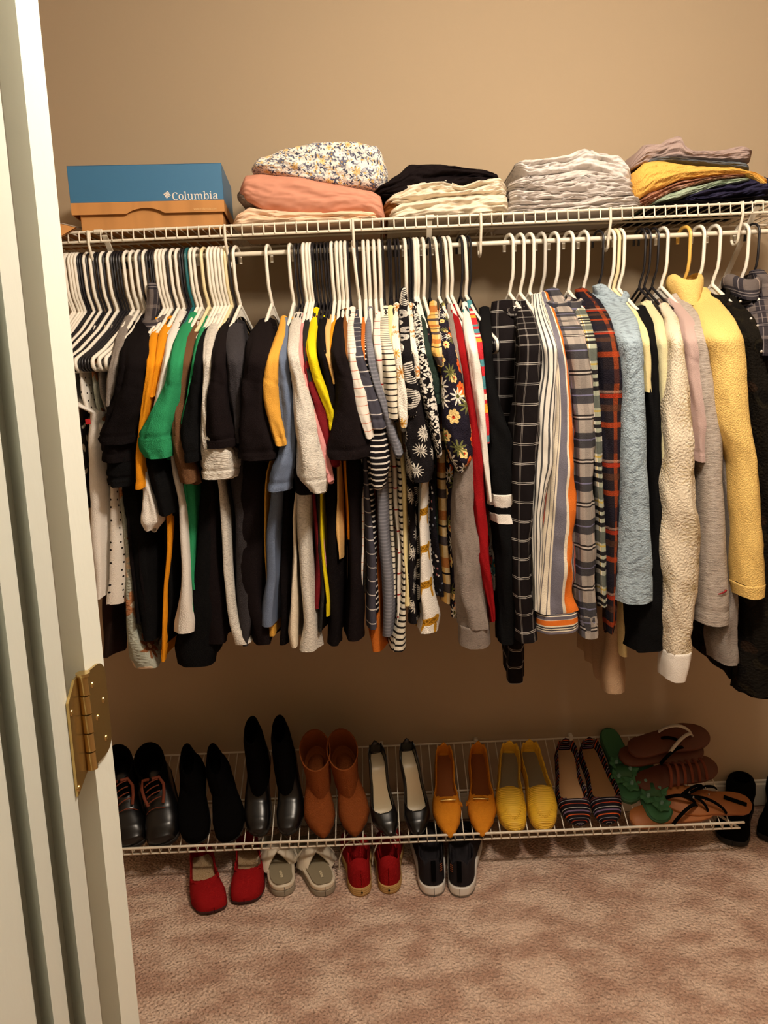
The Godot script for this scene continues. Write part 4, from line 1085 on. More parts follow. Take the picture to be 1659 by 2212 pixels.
func build_shelf_things() -> void:
	cloth("salmon", "cd9078", null, Vector2(0.3, 0.3), "satin", 0.42)
	cloth("peach_sheet", "ecccae", null, Vector2(0.3, 0.3), "satin", 0.7)
	cloth("ivory_sheet", "e5d8c2", null, Vector2(0.3, 0.3), "satin", 0.8)
	cloth("grey_sheet", "cdc5bf", null, Vector2(0.3, 0.3), "satin", 0.8)
	cloth("white_sheet", "dcd5cf", speckle(Color("ffffff"), 0.22, 256, 0.04, 0.06), Vector2(0.2, 0.2), "satin", 0.8)
	cloth("mauve_knit", "a9958e")
	cloth("blue_grey", "6a6f74")
	cloth("gold", "e8b45a", null, Vector2(0.1, 0.1), "fleece")
	cloth("rust_print", "ffffff", speckle(Color("96644c"), 0.7, 256, 0.04, 0.05), Vector2(0.12, 0.12))
	cloth("mint", "a3b29c")
	cloth("navy", "2b2940", null, Vector2(0.3, 0.3), "satin", 0.5)
	# shoe box
	var blue := plain("3b7299", 0.42, 0.0, "box_blue")
	var kraft := plain("c48a4c", 0.75, 0.0, "box_kraft")
	kraft.albedo_texture = texture(speckle(Color("ffffff"), 0.12, 128, 0.2, 0.02))
	kraft.uv1_triplanar = true
	var bx := thing("shoe_box", "kraft shoe box with a blue lid and white lettering at the left of the shelf", "box")
	var zf := 0.297
	var l := at(148, 400, zf).x; var r := at(477, 400, zf).x
	var yt := at(310, 351, zf).y; var ym := at(310, 432, zf).y; var yk := at(310, 458, zf).y
	var w := r - l
	var base := 1.7385
	var bl := l + 0.016; var br := r - 0.006
	var zr := 0.066
	var st := begin()
	box(st, Vector3((bl + br) / 2, (base + yk + 0.02) / 2, (zf - 0.010 + zr) / 2), Vector3(br - bl, yk + 0.02 - base, zf - 0.010 - zr), 0.002)
	part("box_base", done(st), kraft, bx)
	# lid: top and four sides; the front has a kraft lower strip with a thumb notch
	st = begin()
	box(st, Vector3((l + r) / 2, yt - 0.001, (zf + zr - 0.008) / 2), Vector3(w, 0.002, zf - zr + 0.008), 0.0006)
	box(st, Vector3((l + r) / 2, (yt + ym) / 2, zf - 0.001), Vector3(w, yt - ym, 0.002), 0.0006)
	box(st, Vector3((l + r) / 2, (yt + ym) / 2, zr - 0.007), Vector3(w, yt - ym, 0.002), 0.0006)
	var lid := part("lid", done(st), blue, bx)
	for s in [[l, 0.001], [r, -0.001]]:
		# side walls: the kraft edge rises towards the back
		var stb := begin(); var stk := begin()
		var xo: float = s[0]; var xi: float = s[0] + s[1] * 2.0
		var p := [Vector2(zr - 0.008, yt), Vector2(zf, yt), Vector2(zf, ym), Vector2(zr - 0.008, ym)]
		for x in [xo, xi]:
			quad(stb, Vector3(x, p[0].y, p[0].x), Vector3(x, p[1].y, p[1].x), Vector3(x, p[2].y, p[2].x), Vector3(x, p[3].y, p[3].x))
			quad(stk, Vector3(x, ym, zr - 0.008), Vector3(x, ym, zf), Vector3(x, yk, zf), Vector3(x, yk, zr - 0.008))
		quad(stk, Vector3(xo, yk, zr), Vector3(xo, yk, zf), Vector3(xi, yk, zf), Vector3(xi, yk, zr))
		part("lid_side", done(stb), blue, lid)
		part("lid_edge", done(stk), kraft, lid, "kraft coloured lower edge")
	var nx := at(310, 445, zf).x
	var outl := PackedVector2Array([Vector2(l, ym), Vector2(r, ym), Vector2(r, yk)])
	for k in 13:
		var a := k / 12.0
		outl.append(Vector2(nx + lerpf(0.044, -0.044, a), yk + 0.0125 * pow(sin(PI * a), 0.75)))
	outl.append(Vector2(l, yk))
	var stf := begin()
	var tri := Geometry2D.triangulate_polygon(outl)
	for z in [zf, zf - 0.002]:
		for i in tri:
			stf.set_uv(outl[i]); stf.add_vertex(Vector3(outl[i].x, outl[i].y, z))
	for i in outl.size():
		var a := outl[i]; var b := outl[(i + 1) % outl.size()]
		quad(stf, Vector3(a.x, a.y, zf), Vector3(b.x, b.y, zf), Vector3(b.x, b.y, zf - 0.002), Vector3(a.x, a.y, zf - 0.002))
	part("lid_edge", done(stf), kraft, lid, "kraft coloured lower edge with thumb notch")
	var ink := plain("e9dfd3", 0.6, 0.0, "box_ink")
	var x_t0 := at(368, 418, zf).x; var x_t1 := at(466, 418, zf).x
	var y_t := at(417, 426, zf).y
	lettering("Columbia", ["Droid Serif"], x_t0, x_t1, y_t, zf + 0.0004, ink, lid, "lettering", 500)
	lettering("www.columbia.com", ["Droid Sans"], at(414, 445, zf).x, at(464, 445, zf).x, at(440, 447, zf).y, zf + 0.0004, plain("e2bd84", 0.7), lid, "small_lettering")
	# the diamond of slanted bars
	var dc := at(357, 416.5, zf)
	dc.z = zf + 0.0006
	st = begin()
	var b := 0.0026
	for q in 4:
		var rot := Basis(Vector3.BACK, PI / 4 + q * PI / 2)
		for k in 2:
			var c := dc + rot * Vector3(0.0036 + 0.0001, -0.0002 + (k - 0.0) * (b + 0.0011) + 0.0004, 0)
			box(st, c, Vector3(0.0066, b, 0.0006), 0.0001, rot)
	var emblem := part("emblem", done(st), ink, lid, "diamond emblem of slanted bars")
	emblem.set_meta("kind", "stuff")
	var piv := Vector3(l, 0, zf)
	var rb := Basis(Vector3.UP, deg_to_rad(5.0))
	bx.transform = Transform3D(rb, piv - rb * piv)
	# corner of another carton, its flap sticking out past the shelf
	var fl := thing("carton", "kraft carton half hidden by the jamb with a corner flap jutting over the shelf edge", "box")
	st = begin()
	var a0 := at(164, 470, 0.29); var a1 := at(118, 470, 0.29)
	box(st, Vector3((a0.x + a1.x) / 2 - 0.09, base + 0.006, 0.17), Vector3(0.2, 0.010, 0.22), 0.001)
	part("carton_body", done(st), kraft, fl)
	st = begin()
	var q1 := at(163, 468, 0.285); var q2 := at(163, 491, 0.31); var q3 := at(122, 516, 0.385); var q4 := at(118, 462, 0.33)
	q1.y = base + 0.012; q4.y = base + 0.016
	for d in [Vector3.ZERO, Vector3(0, -0.0015, -0.002)]:
		quad(st, q1 + d, q2 + d, q3 + d, q4 + d)
	part("flap", done(st), kraft, fl)
	st = begin()
	quad(st, q1 + Vector3(0, 0.001, 0), q4 + Vector3(0, 0.001, 0), q4 + Vector3(0, 0.014, -0.10), q1 + Vector3(0, 0.010, -0.06))
	quad(st, q1 + Vector3(0, 0, -0.001), q4 + Vector3(0, 0, -0.001), q4 + Vector3(0, 0.013, -0.101), q1 + Vector3(0, 0.009, -0.061))
	part("inner_flap", done(st), plain("d6c9b4", 0.8), fl)
	# first stack
	folded("folded_sheet", "bed sheet", "white folded sheet with grey and yellow flower print on top of salmon satin", "bed_floral", [[538, 352], [560, 335], [620, 316], [680, 303], [760, 299], [812, 310], [822, 322], [838, 358]], [[538, 364], [600, 372], [680, 388], [760, 398], [812, 404], [824, 402], [838, 378]], 1.0, 0.290, 0.8)
	folded("folded_sheet", "bed sheet", "salmon pink satin sheet folded between flowered and peach sheets", "salmon", [[511, 400], [528, 374], [560, 372], [640, 378], [700, 390], [800, 408], [822, 418], [833, 462]], [[511, 420], [530, 432], [560, 448], [640, 456], [700, 456], [780, 454], [822, 470], [834, 472]], 1.0, 0.302, 0.45)
	folded("folded_sheet", "bed sheet", "dark taupe cloth rolled at the left end of the salmon sheet", "taupe", [[506, 410], [520, 402], [545, 400]], [[506, 424], [520, 436], [545, 442]], 1.0, 0.285, 0.5)
	folded("folded_sheet", "bed sheet", "peach folded sheet lying under the salmon satin", "peach_sheet", [[496, 478], [512, 458], [534, 444], [560, 448], [660, 455], [760, 452], [815, 455], [822, 466]], [[496, 487], [520, 488], [600, 485], [700, 480], [780, 476], [822, 476]], 2.0, 0.305, 0.9)
	# second stack
	folded("folded_trousers", "trousers", "black folded garment on top of the cream bundle", "black_warm", [[806, 408], [830, 392], [858, 372], [884, 352], [920, 350], [980, 354], [1040, 360], [1076, 370], [1086, 388]], [[806, 418], [850, 418], [900, 412], [960, 405], [1020, 398], [1064, 396], [1086, 394]], 2.0, 0.285, 1.0)
	folded("folded_shirt", "top", "brown and taupe cloth squeezed between salmon sheet and cream bundle", "tan_brown", [[826, 440], [840, 424], [868, 418]], [[826, 466], [840, 474], [868, 472]], 2.0, 0.29, 0.8)
	folded("folded_sheet", "bed sheet", "cream rumpled sheet forming the upper half of the cream bundle", "ivory_sheet", [[832, 426], [860, 408], [890, 392], [960, 386], [1000, 398], [1040, 386], [1080, 380], [1100, 396]], [[832, 440], [880, 436], [960, 424], [1040, 418], [1100, 414]], 2.0, 0.296, 1.6)
	folded("folded_sheet", "bed sheet", "cream sheet folded flat at the bottom of the cream bundle", "ivory_sheet", [[838, 452], [872, 434], [960, 422], [1060, 416], [1100, 418], [1103, 440]], [[838, 474], [880, 470], [960, 466], [1060, 460], [1103, 456]], 2.0, 0.305, 1.1)
	# third stack
	folded("folded_sheet", "bed sheet", "white patterned sheet on top of the pale grey stack with a raised corner", "white_sheet", [[1118, 344], [1150, 340], [1230, 330], [1268, 314], [1284, 318], [1300, 326], [1340, 330], [1358, 346], [1374, 384]], [[1118, 356], [1140, 378], [1200, 372], [1280, 366], [1374, 392]], 2.0, 0.282, 1.4)
	folded("folded_sheet", "bed sheet", "upper pale grey sheet of the grey stack, loosely pleated", "grey_sheet", [[1104, 388], [1140, 378], [1200, 372], [1260, 362], [1340, 372], [1372, 390], [1378, 404]], [[1104, 402], [1160, 408], [1240, 412], [1320, 412], [1378, 412]], 4.0, 0.294, 1.5)
	folded("folded_sheet", "bed sheet", "middle pale grey sheet of the grey stack with close folds", "grey_sheet", [[1106, 406], [1160, 408], [1240, 412], [1320, 410], [1380, 412]], [[1106, 436], [1160, 440], [1240, 436], [1320, 428], [1380, 424]], 3.0, 0.298, 1.4)
	folded("folded_sheet", "bed sheet", "lowest pale grey sheet of the grey stack spreading to the right", "grey_sheet", [[1102, 440], [1160, 438], [1240, 434], [1330, 420], [1372, 418], [1392, 434]], [[1102, 462], [1160, 462], [1240, 458], [1330, 452], [1392, 446]], 2.0, 0.306, 1.4)
	# fourth stack
	folded("folded_sweatshirt", "sweatshirt", "mauve sweatshirt folded on top of the coloured stack with a raised hood corner", "mauve_knit", [[1372, 346], [1382, 326], [1398, 306], [1436, 304], [1446, 296], [1474, 288], [1482, 312], [1500, 322], [1560, 320], [1606, 312], [1628, 314], [1636, 330]], [[1372, 358], [1400, 348], [1450, 338], [1540, 344], [1600, 346], [1636, 342]], 1.0, 0.284, 1.0)
	folded("folded_sweatshirt", "sweatshirt", "blue grey sweatshirt folded just below the mauve one", "blue_grey", [[1400, 340], [1440, 336], [1520, 344], [1600, 346], [1632, 356]], [[1400, 350], [1460, 346], [1540, 354], [1632, 364]], 1.0, 0.288, 0.6)
	folded("folded_blanket", "blanket", "golden yellow fleece folded in the middle of the coloured stack", "gold", [[1374, 384], [1378, 364], [1400, 346], [1430, 342], [1500, 354], [1580, 358], [1630, 368], [1660, 384], [1672, 400]], [[1374, 418], [1388, 424], [1420, 408], [1480, 384], [1560, 376], [1620, 376], [1672, 410]], 1.0, 0.304, 0.7)
	folded("folded_shirt", "top", "rust and brown printed top folded below the golden fleece", "rust_print", [[1384, 428], [1420, 408], [1480, 386], [1560, 376], [1624, 374]], [[1384, 440], [1410, 438], [1460, 412], [1540, 388], [1624, 380]], 2.0, 0.300, 0.6)
	folded("folded_shirt", "top", "mint green top folded above the navy cloth", "mint", [[1408, 434], [1450, 414], [1500, 400], [1560, 386], [1632, 380]], [[1408, 440], [1460, 432], [1500, 418], [1560, 400], [1632, 388]], 1.0, 0.298, 0.8)
	folded("folded_shirt", "top", "shiny navy top folded at the right end of the shelf", "navy", [[1480, 424], [1520, 408], [1580, 394], [1640, 378], [1680, 376]], [[1480, 434], [1540, 432], [1600, 426], [1680, 420]], 2.0, 0.301, 1.2)
	folded("folded_shirt", "top", "black top folded at the very bottom of the coloured stack", "black", [[1412, 440], [1480, 430], [1560, 428], [1680, 418]], [[1412, 446], [1480, 442], [1560, 438], [1680, 432]], 1.0, 0.303, 0.8)

func lettering(text: String, faces: Array, x0: float, x1: float, y: float, z: float, m: Material, parent: Node3D, called: String, weight := 400) -> void:
	var f := SystemFont.new()
	f.font_names = PackedStringArray(faces)
	f.font_weight = weight
	var t := TextMesh.new()
	t.text = text
	t.font = f
	t.font_size = 64
	t.pixel_size = 0.001
	t.depth = 0.002
	t.horizontal_alignment = HORIZONTAL_ALIGNMENT_LEFT
	t.vertical_alignment = VERTICAL_ALIGNMENT_BOTTOM
	var o := part(called, t, m, parent)
	var bb := t.get_aabb()
	var s := (x1 - x0) / bb.size.x
	o.scale = Vector3(s, s, 0.2)
	var base := bb.position.y + bb.size.y * (0.0 if text == "Columbia" else 0.15)
	o.position = Vector3(x0 - bb.position.x * s, y - base * s, z) - parent.position

# ---------------------------------------------------------------- shoes
func table(a: Array, t: float) -> float:
	if t <= a[0][0]:
		return a[0][1]
	for i in a.size() - 1:
		if t <= a[i + 1][0]:
			return lerpf(a[i][1], a[i + 1][1], smoothstep(0.0, 1.0, (t - a[i][0]) / (a[i + 1][0] - a[i][0])) * 0.4 + 0.6 * (t - a[i][0]) / (a[i + 1][0] - a[i][0]))
	return a[-1][1]

const POINTED := [[0.0, 0.0], [0.015, 0.012], [0.05, 0.021], [0.12, 0.027], [0.25, 0.029], [0.42, 0.029], [0.62, 0.038], [0.72, 0.0395], [0.84, 0.031], [0.93, 0.018], [0.98, 0.008], [1.0, 0.0]]
const ROUND := [[0.0, 0.0], [0.015, 0.014], [0.05, 0.024], [0.12, 0.030], [0.25, 0.032], [0.42, 0.032], [0.62, 0.040], [0.75, 0.042], [0.88, 0.036], [0.95, 0.027], [0.985, 0.015], [1.0, 0.0]]
const SQUARE := [[0.0, 0.0], [0.015, 0.016], [0.05, 0.027], [0.12, 0.034], [0.25, 0.036], [0.42, 0.037], [0.62, 0.043], [0.78, 0.046], [0.90, 0.041], [0.96, 0.033], [0.99, 0.018], [1.0, 0.0]]

func lift_at(p: Dictionary, t: float) -> float:
	return p.get("heel", 0.0) * (1.0 - smoothstep(0.22, 0.68, t)) + p.get("spring", 0.004) * pow(t, 6.0) + p.sole

func bend(p: Dictionary, t: float) -> float:
	return p.get("side", 1.0) * 0.008 * sin(PI * clampf((t - 0.2) / 0.8, 0, 1)) * p.get("curve", 1.0)

func upper_mesh(p: Dictionary) -> ArrayMesh:
	var st := begin()
	var rows := []
	var n := 96
	var mcol := 42
	var L: float = p.L
	for i in n + 1:
		var t := 0.5 - 0.5 * cos(PI * i / n)
		var w := maxf(table(p.shape, t) * p.get("wide", 1.0), 0.0005)
		var b := lift_at(p, t)
		var rim := table(p.rim, t)
		var h := table(p.top, t)
		if p.ta < 0.1:
			h = lerpf(rim, h, smoothstep(0.1, 0.35, t))
		var row := PackedVector3Array()
		for j in mcol + 1:
			var a := lerpf(-PI / 2, PI / 2, j / float(mcol))
			var closed := Vector3(w * sup(sin(a), 0.8), h * pow(absf(cos(a)), 0.62), 0)
			var q := absf(j - mcol / 2.0) / (mcol / 2.0)     # 1 at the edges, 0 in the middle
			var sgn := -1.0 if j < mcol / 2.0 else 1.0
			var open: Vector3
			if q > 0.52:
				var s := (1.0 - q) / 0.48
				open = Vector3(sgn * w * (1.0 + 0.03 * sin(PI * s) - 0.10 * s), rim * s, 0)
			elif q > 0.36:
				var s := (0.52 - q) / 0.16
				open = Vector3(sgn * (w * lerpf(0.90, 0.84, s) - 0.0022), lerpf(rim, 0.003, s), 0)
			else:
				open = Vector3(sgn * (w * 0.84 - 0.0022) * q / 0.36, 0.003, 0)
			var tb: float = p.tb - p.get("throat", 0.05) * pow(minf(q / 0.52, 1.0), 2.0)
			var o := smoothstep(p.ta - 0.008, p.ta + 0.008, t) * (1.0 - smoothstep(tb - 0.008, tb + 0.006, t))
			var v := closed.lerp(open, o)
			row.append(Vector3(v.x + bend(p, t), v.y + b, t * L))
		rows.append(row)
	sheet(st, rows)
	return done(st)

func sole_mesh(p: Dictionary, grow: float, thick: float, drop := 0.0) -> ArrayMesh:
	var st := begin()
	var rows := []
	var L: float = p.L
	for i in 33:
		var t := 0.5 - 0.5 * cos(PI * i / 32.0)
		var w := maxf(table(p.shape, t) * p.get("wide", 1.0) + grow * sin(PI * clampf(t, 0.02, 0.98)) , 0.0006)
		var b := lift_at(p, t) + 0.0015 - drop
		var row := PackedVector3Array()
		var z := t * L + (t - 0.5) * 2.0 * grow
		var x := bend(p, t)
		for q in [[-0.96, 0.0], [-1.0, -0.15], [-1.0, -0.85], [-0.97, -1.0], [0.97, -1.0], [1.0, -0.85], [1.0, -0.15], [0.96, 0.0], [-0.96, 0.0]]:
			row.append(Vector3(x + w * q[0], maxf(b + q[1] * thick, 0.0003), z))
		rows.append(row)
	sheet(st, rows)
	return done(st)

func insole_mesh(p: Dictionary, t0: float, t1: float, narrow := 0.84, up := 0.005) -> ArrayMesh:
	var st := begin()
	var rows := []
	for i in 25:
		var t := lerpf(t0, t1, i / 24.0)
		var w := maxf(table(p.shape, t) * p.get("wide", 1.0) * narrow - 0.001, 0.0004)
		var row := PackedVector3Array()
		for j in 9:
			var s := j / 4.0 - 1.0
			row.append(Vector3(bend(p, t) + w * s, lift_at(p, t) + up + 0.002 * s * s, t * p.L))
		rows.append(row)
	sheet(st, rows)
	return done(st)

# rings of a boot shaft, open at the top
func shaft_mesh(p: Dictionary, rings: Array) -> ArrayMesh:
	# ring: [height, centre along the foot, half width, half length]
	var st := begin()
	var rows := []
	for r in rings:
		var row := PackedVector3Array()
		for k in 25:
			var a := TAU * k / 24
			var dip: float = r[4] * cos(a) if r.size() > 4 else 0.0
			row.append(Vector3(r[2] * cos(a * 1.0 + PI / 2), r[0] + p.sole + p.get("heel", 0.0) * 0.9 - dip, r[1] + r[3] * cos(a)))
		rows.append(row)
	var last: Array = rings[-1]
	var inn := PackedVector3Array(); var deep := PackedVector3Array()
	for k in 25:
		var c := Vector3(0, rows[-1][k].y, last[1])
		inn.append(c.lerp(rows[-1][k], 0.93))
		deep.append(c.lerp(rows[-1][k], 0.80) + Vector3(0, -0.07, 0))
	sheet(st, rows)
	sheet(st, [rows[-1], inn], 1)
	sheet(st, [inn, deep], 2)
	var bottom := PackedVector3Array()
	for k in 25:
		bottom.append(Vector3(0, deep[6].y, last[1]))
	sheet(st, [deep, bottom], 3)
	return done(st)

func heel_mesh(p: Dictionary, top_w: float, bot_w: float, length: float) -> ArrayMesh:
	var st := begin()
	var rows := []
	for i in 7:
		var s := i / 6.0
		var y := lerpf(0.0005, p.get("heel", 0.0) + p.sole * 0.5, s)
		var w := lerpf(bot_w, top_w, pow(s, 1.6))
		var row := PackedVector3Array()
		for k in 17:
			var a := TAU * k / 16
			row.append(Vector3(w * sup(cos(a), 0.7), y, 0.004 + w + lerpf(0.006, 0.0, s) + w * sup(sin(a), 0.7) * (length / maxf(top_w, 0.001) * 0.5 if sin(a) > 0 else 1.0)))
		rows.append(row)
	var c0 := PackedVector3Array()
	for k in 17:
		c0.append(Vector3(0, 0.0005, 0.004 + bot_w))
	sheet(st, [c0, rows[0]], 1)
	sheet(st, rows)
	return done(st)

# put a shoe on the slanted rack: toe against the lip, heel towards the wall
func on_rack(o: Node3D, toe_px: float, heel_px: float, L: float, toe_z := 0.262) -> void:
	var ang := atan(0.6)
	var xt := at(toe_px, 1795 - 0.0445 * (toe_px - 830), toe_z).x
	var xh := at(heel_px, 1630 - 0.0445 * (heel_px - 830), toe_z - 0.21).x
	var up := Vector3(0, cos(ang), sin(ang))
	var fwd := Vector3(0, -sin(ang), cos(ang))
	var dx := xt - xh
	var run := sqrt(maxf(L * L - dx * dx, 0.01))
	fwd = (fwd * run + Vector3(dx, 0, 0)).normalized()
	var side := up.cross(fwd).normalized()
	var toe := Vector3(xt, 0.1065 + (0.272 - toe_z) * 0.6, toe_z) + up * 0.004
	o.transform = Transform3D(Basis(side, up, fwd), toe - fwd * L)

# put a shoe on the carpet by the floor points of its near and far ends
func on_floor(o: Node3D, near: Vector2, far: Vector2, L: float, toe_near: bool) -> void:
	var a := at_floor(near.x, near.y, 0.006)
	var b := at_floor(far.x, far.y, 0.006)
	a.y = 0.001; b.y = 0.001
	var d := (b - a).normalized()
	var fwd := -d if toe_near else d
	var heel := a + d * L if toe_near else a
	o.transform = Transform3D(Basis(Vector3.UP.cross(fwd), Vector3.UP, fwd), heel)

func strap(st: SurfaceTool, pts: Array, wide: float, thick := 0.0022) -> void:
	var rows := []
	for i in pts.size():
		var t: Vector3 = (pts[mini(i + 1, pts.size() - 1)] - pts[maxi(i - 1, 0)]).normalized()
		var s := t.cross(Vector3.UP)
		if s.length() < 0.2:
			s = t.cross(Vector3.BACK)
		s = s.normalized()
		var n := s.cross(t).normalized()
		var row := PackedVector3Array()
		for q in [[-1, -1], [-1, 1], [0, 1.3], [1, 1], [1, -1], [-1, -1]]:
			row.append(pts[i] + s * q[0] * wide / 2 + n * q[1] * thick / 2)
		rows.append(row)
	sheet(st, rows)

func arc(a: Vector3, b: Vector3, h: float, n := 9, push := Vector3.ZERO) -> Array:
	var out := []
	for i in n:
		var t := i / float(n - 1)
		out.append(a.lerp(b, t) + Vector3(0, h * pow(sin(PI * t), 0.7), 0) + push * sin(PI * t))
	return out

func band_strap(a: Vector3, b: Vector3, h: float, wide: float) -> ArrayMesh:
	var st := begin()
	strap(st, arc(a, b, h, 13), wide)
	return done(st)

func which(i: int) -> String:
	return ["left", "right"][i]

func build_shoes() -> void:
	var leather := plain("0b0a0b", 0.3, 0.0, "shoe_leather")
	var suede_b := plain("070606", 0.95, 0.0, "shoe_suede_black")
	suede_b.metallic_specular = 0.15
	var rust := plain("6f2f12", 0.8, 0.0, "shoe_rust")
	var brown := cloth("shoe_brown", "7e431f", null, Vector2(0.1, 0.1), "fleece", 0.95)
	var orange := cloth("shoe_orange", "d98a26", null, Vector2(0.1, 0.1), "fleece", 0.9)
	var yellow := plain("ecbc30", 0.45, 0.0, "shoe_yellow")
	var rib := picture("", 32, 64, Color(0.5, 0.5, 1))
	for y in 64:
		for x in 32:
			rib.set_pixel(x, y, Color(0.5, 0.5 + 0.35 * sin(TAU * y / 64.0), 0.85))
	yellow.normal_enabled = true
	yellow.normal_texture = texture(rib)
	yellow.uv1_scale = Vector3(100, 190, 1)
	yellow.normal_scale = 0.7
	var dark_sole := plain("1d1916", 0.8, 0.0, "shoe_sole_dark")
	var tan_in := plain("b58a5c", 0.7, 0.0, "shoe_insole_tan")
	var grey_in := plain("8d8067", 0.8, 0.0, "shoe_insole_grey")
	var gold := plain("d9b56a", 0.25, 0.9, "shoe_gold")
	# -------- on the rack
	for i in 2:
		var sd := -1.0 if i == 0 else 1.0
		# laced ankle boots with rust coloured lining
		var p := {"L": 0.258, "shape": SQUARE, "wide": 1.08, "sole": 0.012, "side": sd, "top": [[0, 0.06], [0.3, 0.085], [0.5, 0.075], [0.68, 0.052], [0.85, 0.043], [0.97, 0.028], [1, 0.01]], "rim": [[0, 0.07], [1, 0.05]], "ta": 0.9, "tb": 0.0}
		var o := thing("laced_boot", "black laced ankle boot with rust coloured lining, %s one of the pair by the jamb" % which(i), "boot", "laced ankle boots")
		part("vamp", upper_mesh(p), leather, o)
		part("shaft", shaft_mesh(p, [[0.03, 0.085, 0.036, 0.075], [0.06, 0.078, 0.039, 0.07], [0.10, 0.072, 0.042, 0.058], [0.125, 0.066, 0.043, 0.054, 0.012]]), suede_b, o)
		part("sole", sole_mesh(p, 0.003, 0.014), dark_sole, o)
		var st := begin()
		for e in [-1.0, 1.0]:
			strap(st, [Vector3(e * 0.020, 0.076, 0.170), Vector3(e * 0.027, 0.088, 0.150), Vector3(e * 0.030, 0.103, 0.128), Vector3(e * 0.022, 0.126, 0.118), Vector3(e * 0.004, 0.132, 0.122)], 0.008, 0.004)
		part("rust_trim", done(st), rust, o).set_meta("kind", "stuff")
		for k in 4:
			st = begin()
			var y: float = 0.081 + k * 0.012; var z := 0.166 - k * 0.011
			tube(st, arc(Vector3(-0.019, y, z), Vector3(0.019, y + 0.008, z - 0.009), 0.006, 7), 0.0017, 6)
			part("lace", done(st), rust, o)
		st = begin()
		tube(st, arc(Vector3(-0.030, 0.052, 0.178), Vector3(0.030, 0.052, 0.178), 0.022, 9), 0.0012, 6)
		part("welt_line", done(st), rust, o)
		on_rack(o, [288, 352][i], [276, 342][i], p.L)
	for i in 2:
		var sd := -1.0 if i == 0 else 1.0
		var p := {"L": 0.25, "shape": ROUND, "wide": 1.06, "sole": 0.010, "heel": 0.018, "side": sd, "top": [[0, 0.06], [0.3, 0.075], [0.5, 0.068], [0.68, 0.046], [0.85, 0.036], [0.97, 0.022], [1, 0.008]], "rim": [[0, 0.07], [1, 0.05]], "ta": 0.9, "tb": 0.0}
		var o := thing("ankle_boot", "low matte black ankle boot, %s one of the pair second from the jamb" % which(i), "boot", "low black ankle boots")
		part("vamp", upper_mesh(p), suede_b, o)
		part("shaft", shaft_mesh(p, [[0.03, 0.085, 0.033, 0.07], [0.06, 0.075, 0.033, 0.06], [0.09, 0.068, 0.028, 0.052], [0.112, 0.062, 0.020, 0.046, 0.01]]), suede_b, o)
		part("sole", sole_mesh(p, 0.001, 0.008), dark_sole, o)
		part("heel", heel_mesh(p, 0.026, 0.024, 0.03), dark_sole, o)
		var st := begin()
		box(st, Vector3(0.018 * sd, 0.118, 0.085), Vector3(0.006, 0.010, 0.004), 0.001)
		part("zip_pull", done(st), plain("8a8680", 0.3, 0.8), o)
		on_rack(o, [427, 496][i], [424, 476][i], p.L)
	for i in 2:
		var sd := -1.0 if i == 0 else 1.0
		var p := {"L": 0.245, "shape": ROUND, "wide": 0.92, "sole": 0.010, "heel": 0.055, "side": sd, "top": [[0, 0.05], [0.3, 0.07], [0.5, 0.062], [0.68, 0.044], [0.85, 0.034], [0.97, 0.022], [1, 0.008]], "rim": [[0, 0.07], [1, 0.05]], "ta": 0.9, "tb": 0.0}
		var o := thing("heeled_boot", "tall black heeled boot with shiny leather toe, %s one of the pair" % which(i), "boot", "tall black heeled boots")
		part("vamp", upper_mesh(p), leather, o)
		part("shaft", shaft_mesh(p, [[0.01, 0.085, 0.031, 0.075], [0.05, 0.078, 0.032, 0.065], [0.10, 0.066, 0.030, 0.052], [0.15, 0.060, 0.027, 0.048], [0.185, 0.058, 0.020, 0.046]]), suede_b, o)
		part("sole", sole_mesh(p, 0.001, 0.008), dark_sole, o)
		part("heel", heel_mesh(p, 0.026, 0.016, 0.03), dark_sole, o)
		on_rack(o, [561, 622][i], [572, 626][i], p.L, 0.25)
	for i in 2:
		var sd := -1.0 if i == 0 else 1.0
		var p := {"L": 0.25, "shape": POINTED, "wide": 1.12, "sole": 0.008, "heel": 0.035, "side": sd, "top": [[0, 0.05], [0.3, 0.075], [0.5, 0.066], [0.68, 0.046], [0.85, 0.034], [0.97, 0.02], [1, 0.006]], "rim": [[0, 0.07], [1, 0.05]], "ta": 0.9, "tb": 0.0}
		var o := thing("suede_boot", "rust brown suede ankle boot with open slanted top, %s one of the pair" % which(i), "boot", "brown suede boots")
		part("vamp", upper_mesh(p), brown, o)
		part("shaft", shaft_mesh(p, [[0.015, 0.085, 0.035, 0.075], [0.05, 0.082, 0.037, 0.068], [0.09, 0.075, 0.040, 0.060], [0.13, 0.070, 0.044, 0.058, 0.016]]), brown, o)
		part("sole", sole_mesh(p, 0.001, 0.006), dark_sole, o)
		part("heel", heel_mesh(p, 0.027, 0.020, 0.03), dark_sole, o)
		on_rack(o, [700, 768][i], [688, 740][i], p.L, 0.264)
	for i in 2:
		var sd := -1.0 if i == 0 else 1.0
		var p := {"L": 0.235, "shape": POINTED, "wide": 0.95, "sole": 0.006, "heel": 0.075, "side": sd, "top": [[0, 0.045], [0.5, 0.04], [0.7, 0.035], [0.85, 0.03], [0.97, 0.018], [1, 0.005]], "rim": [[0, 0.055], [0.15, 0.045], [0.45, 0.03], [0.75, 0.032], [1, 0.03]], "ta": 0.04, "tb": 0.73, "throat": 0.10}
		var o := thing("pump", "black leather high heeled pump with champagne insole, %s one of the pair" % which(i), "shoe", "black pumps")
		part("upper", upper_mesh(p), leather, o)
		part("insole", insole_mesh(p, 0.06, 0.72, 0.74), plain("c2b190", 0.4, 0.0), o, "champagne coloured insole")
		part("sole", sole_mesh(p, 0.0, 0.004), dark_sole, o)
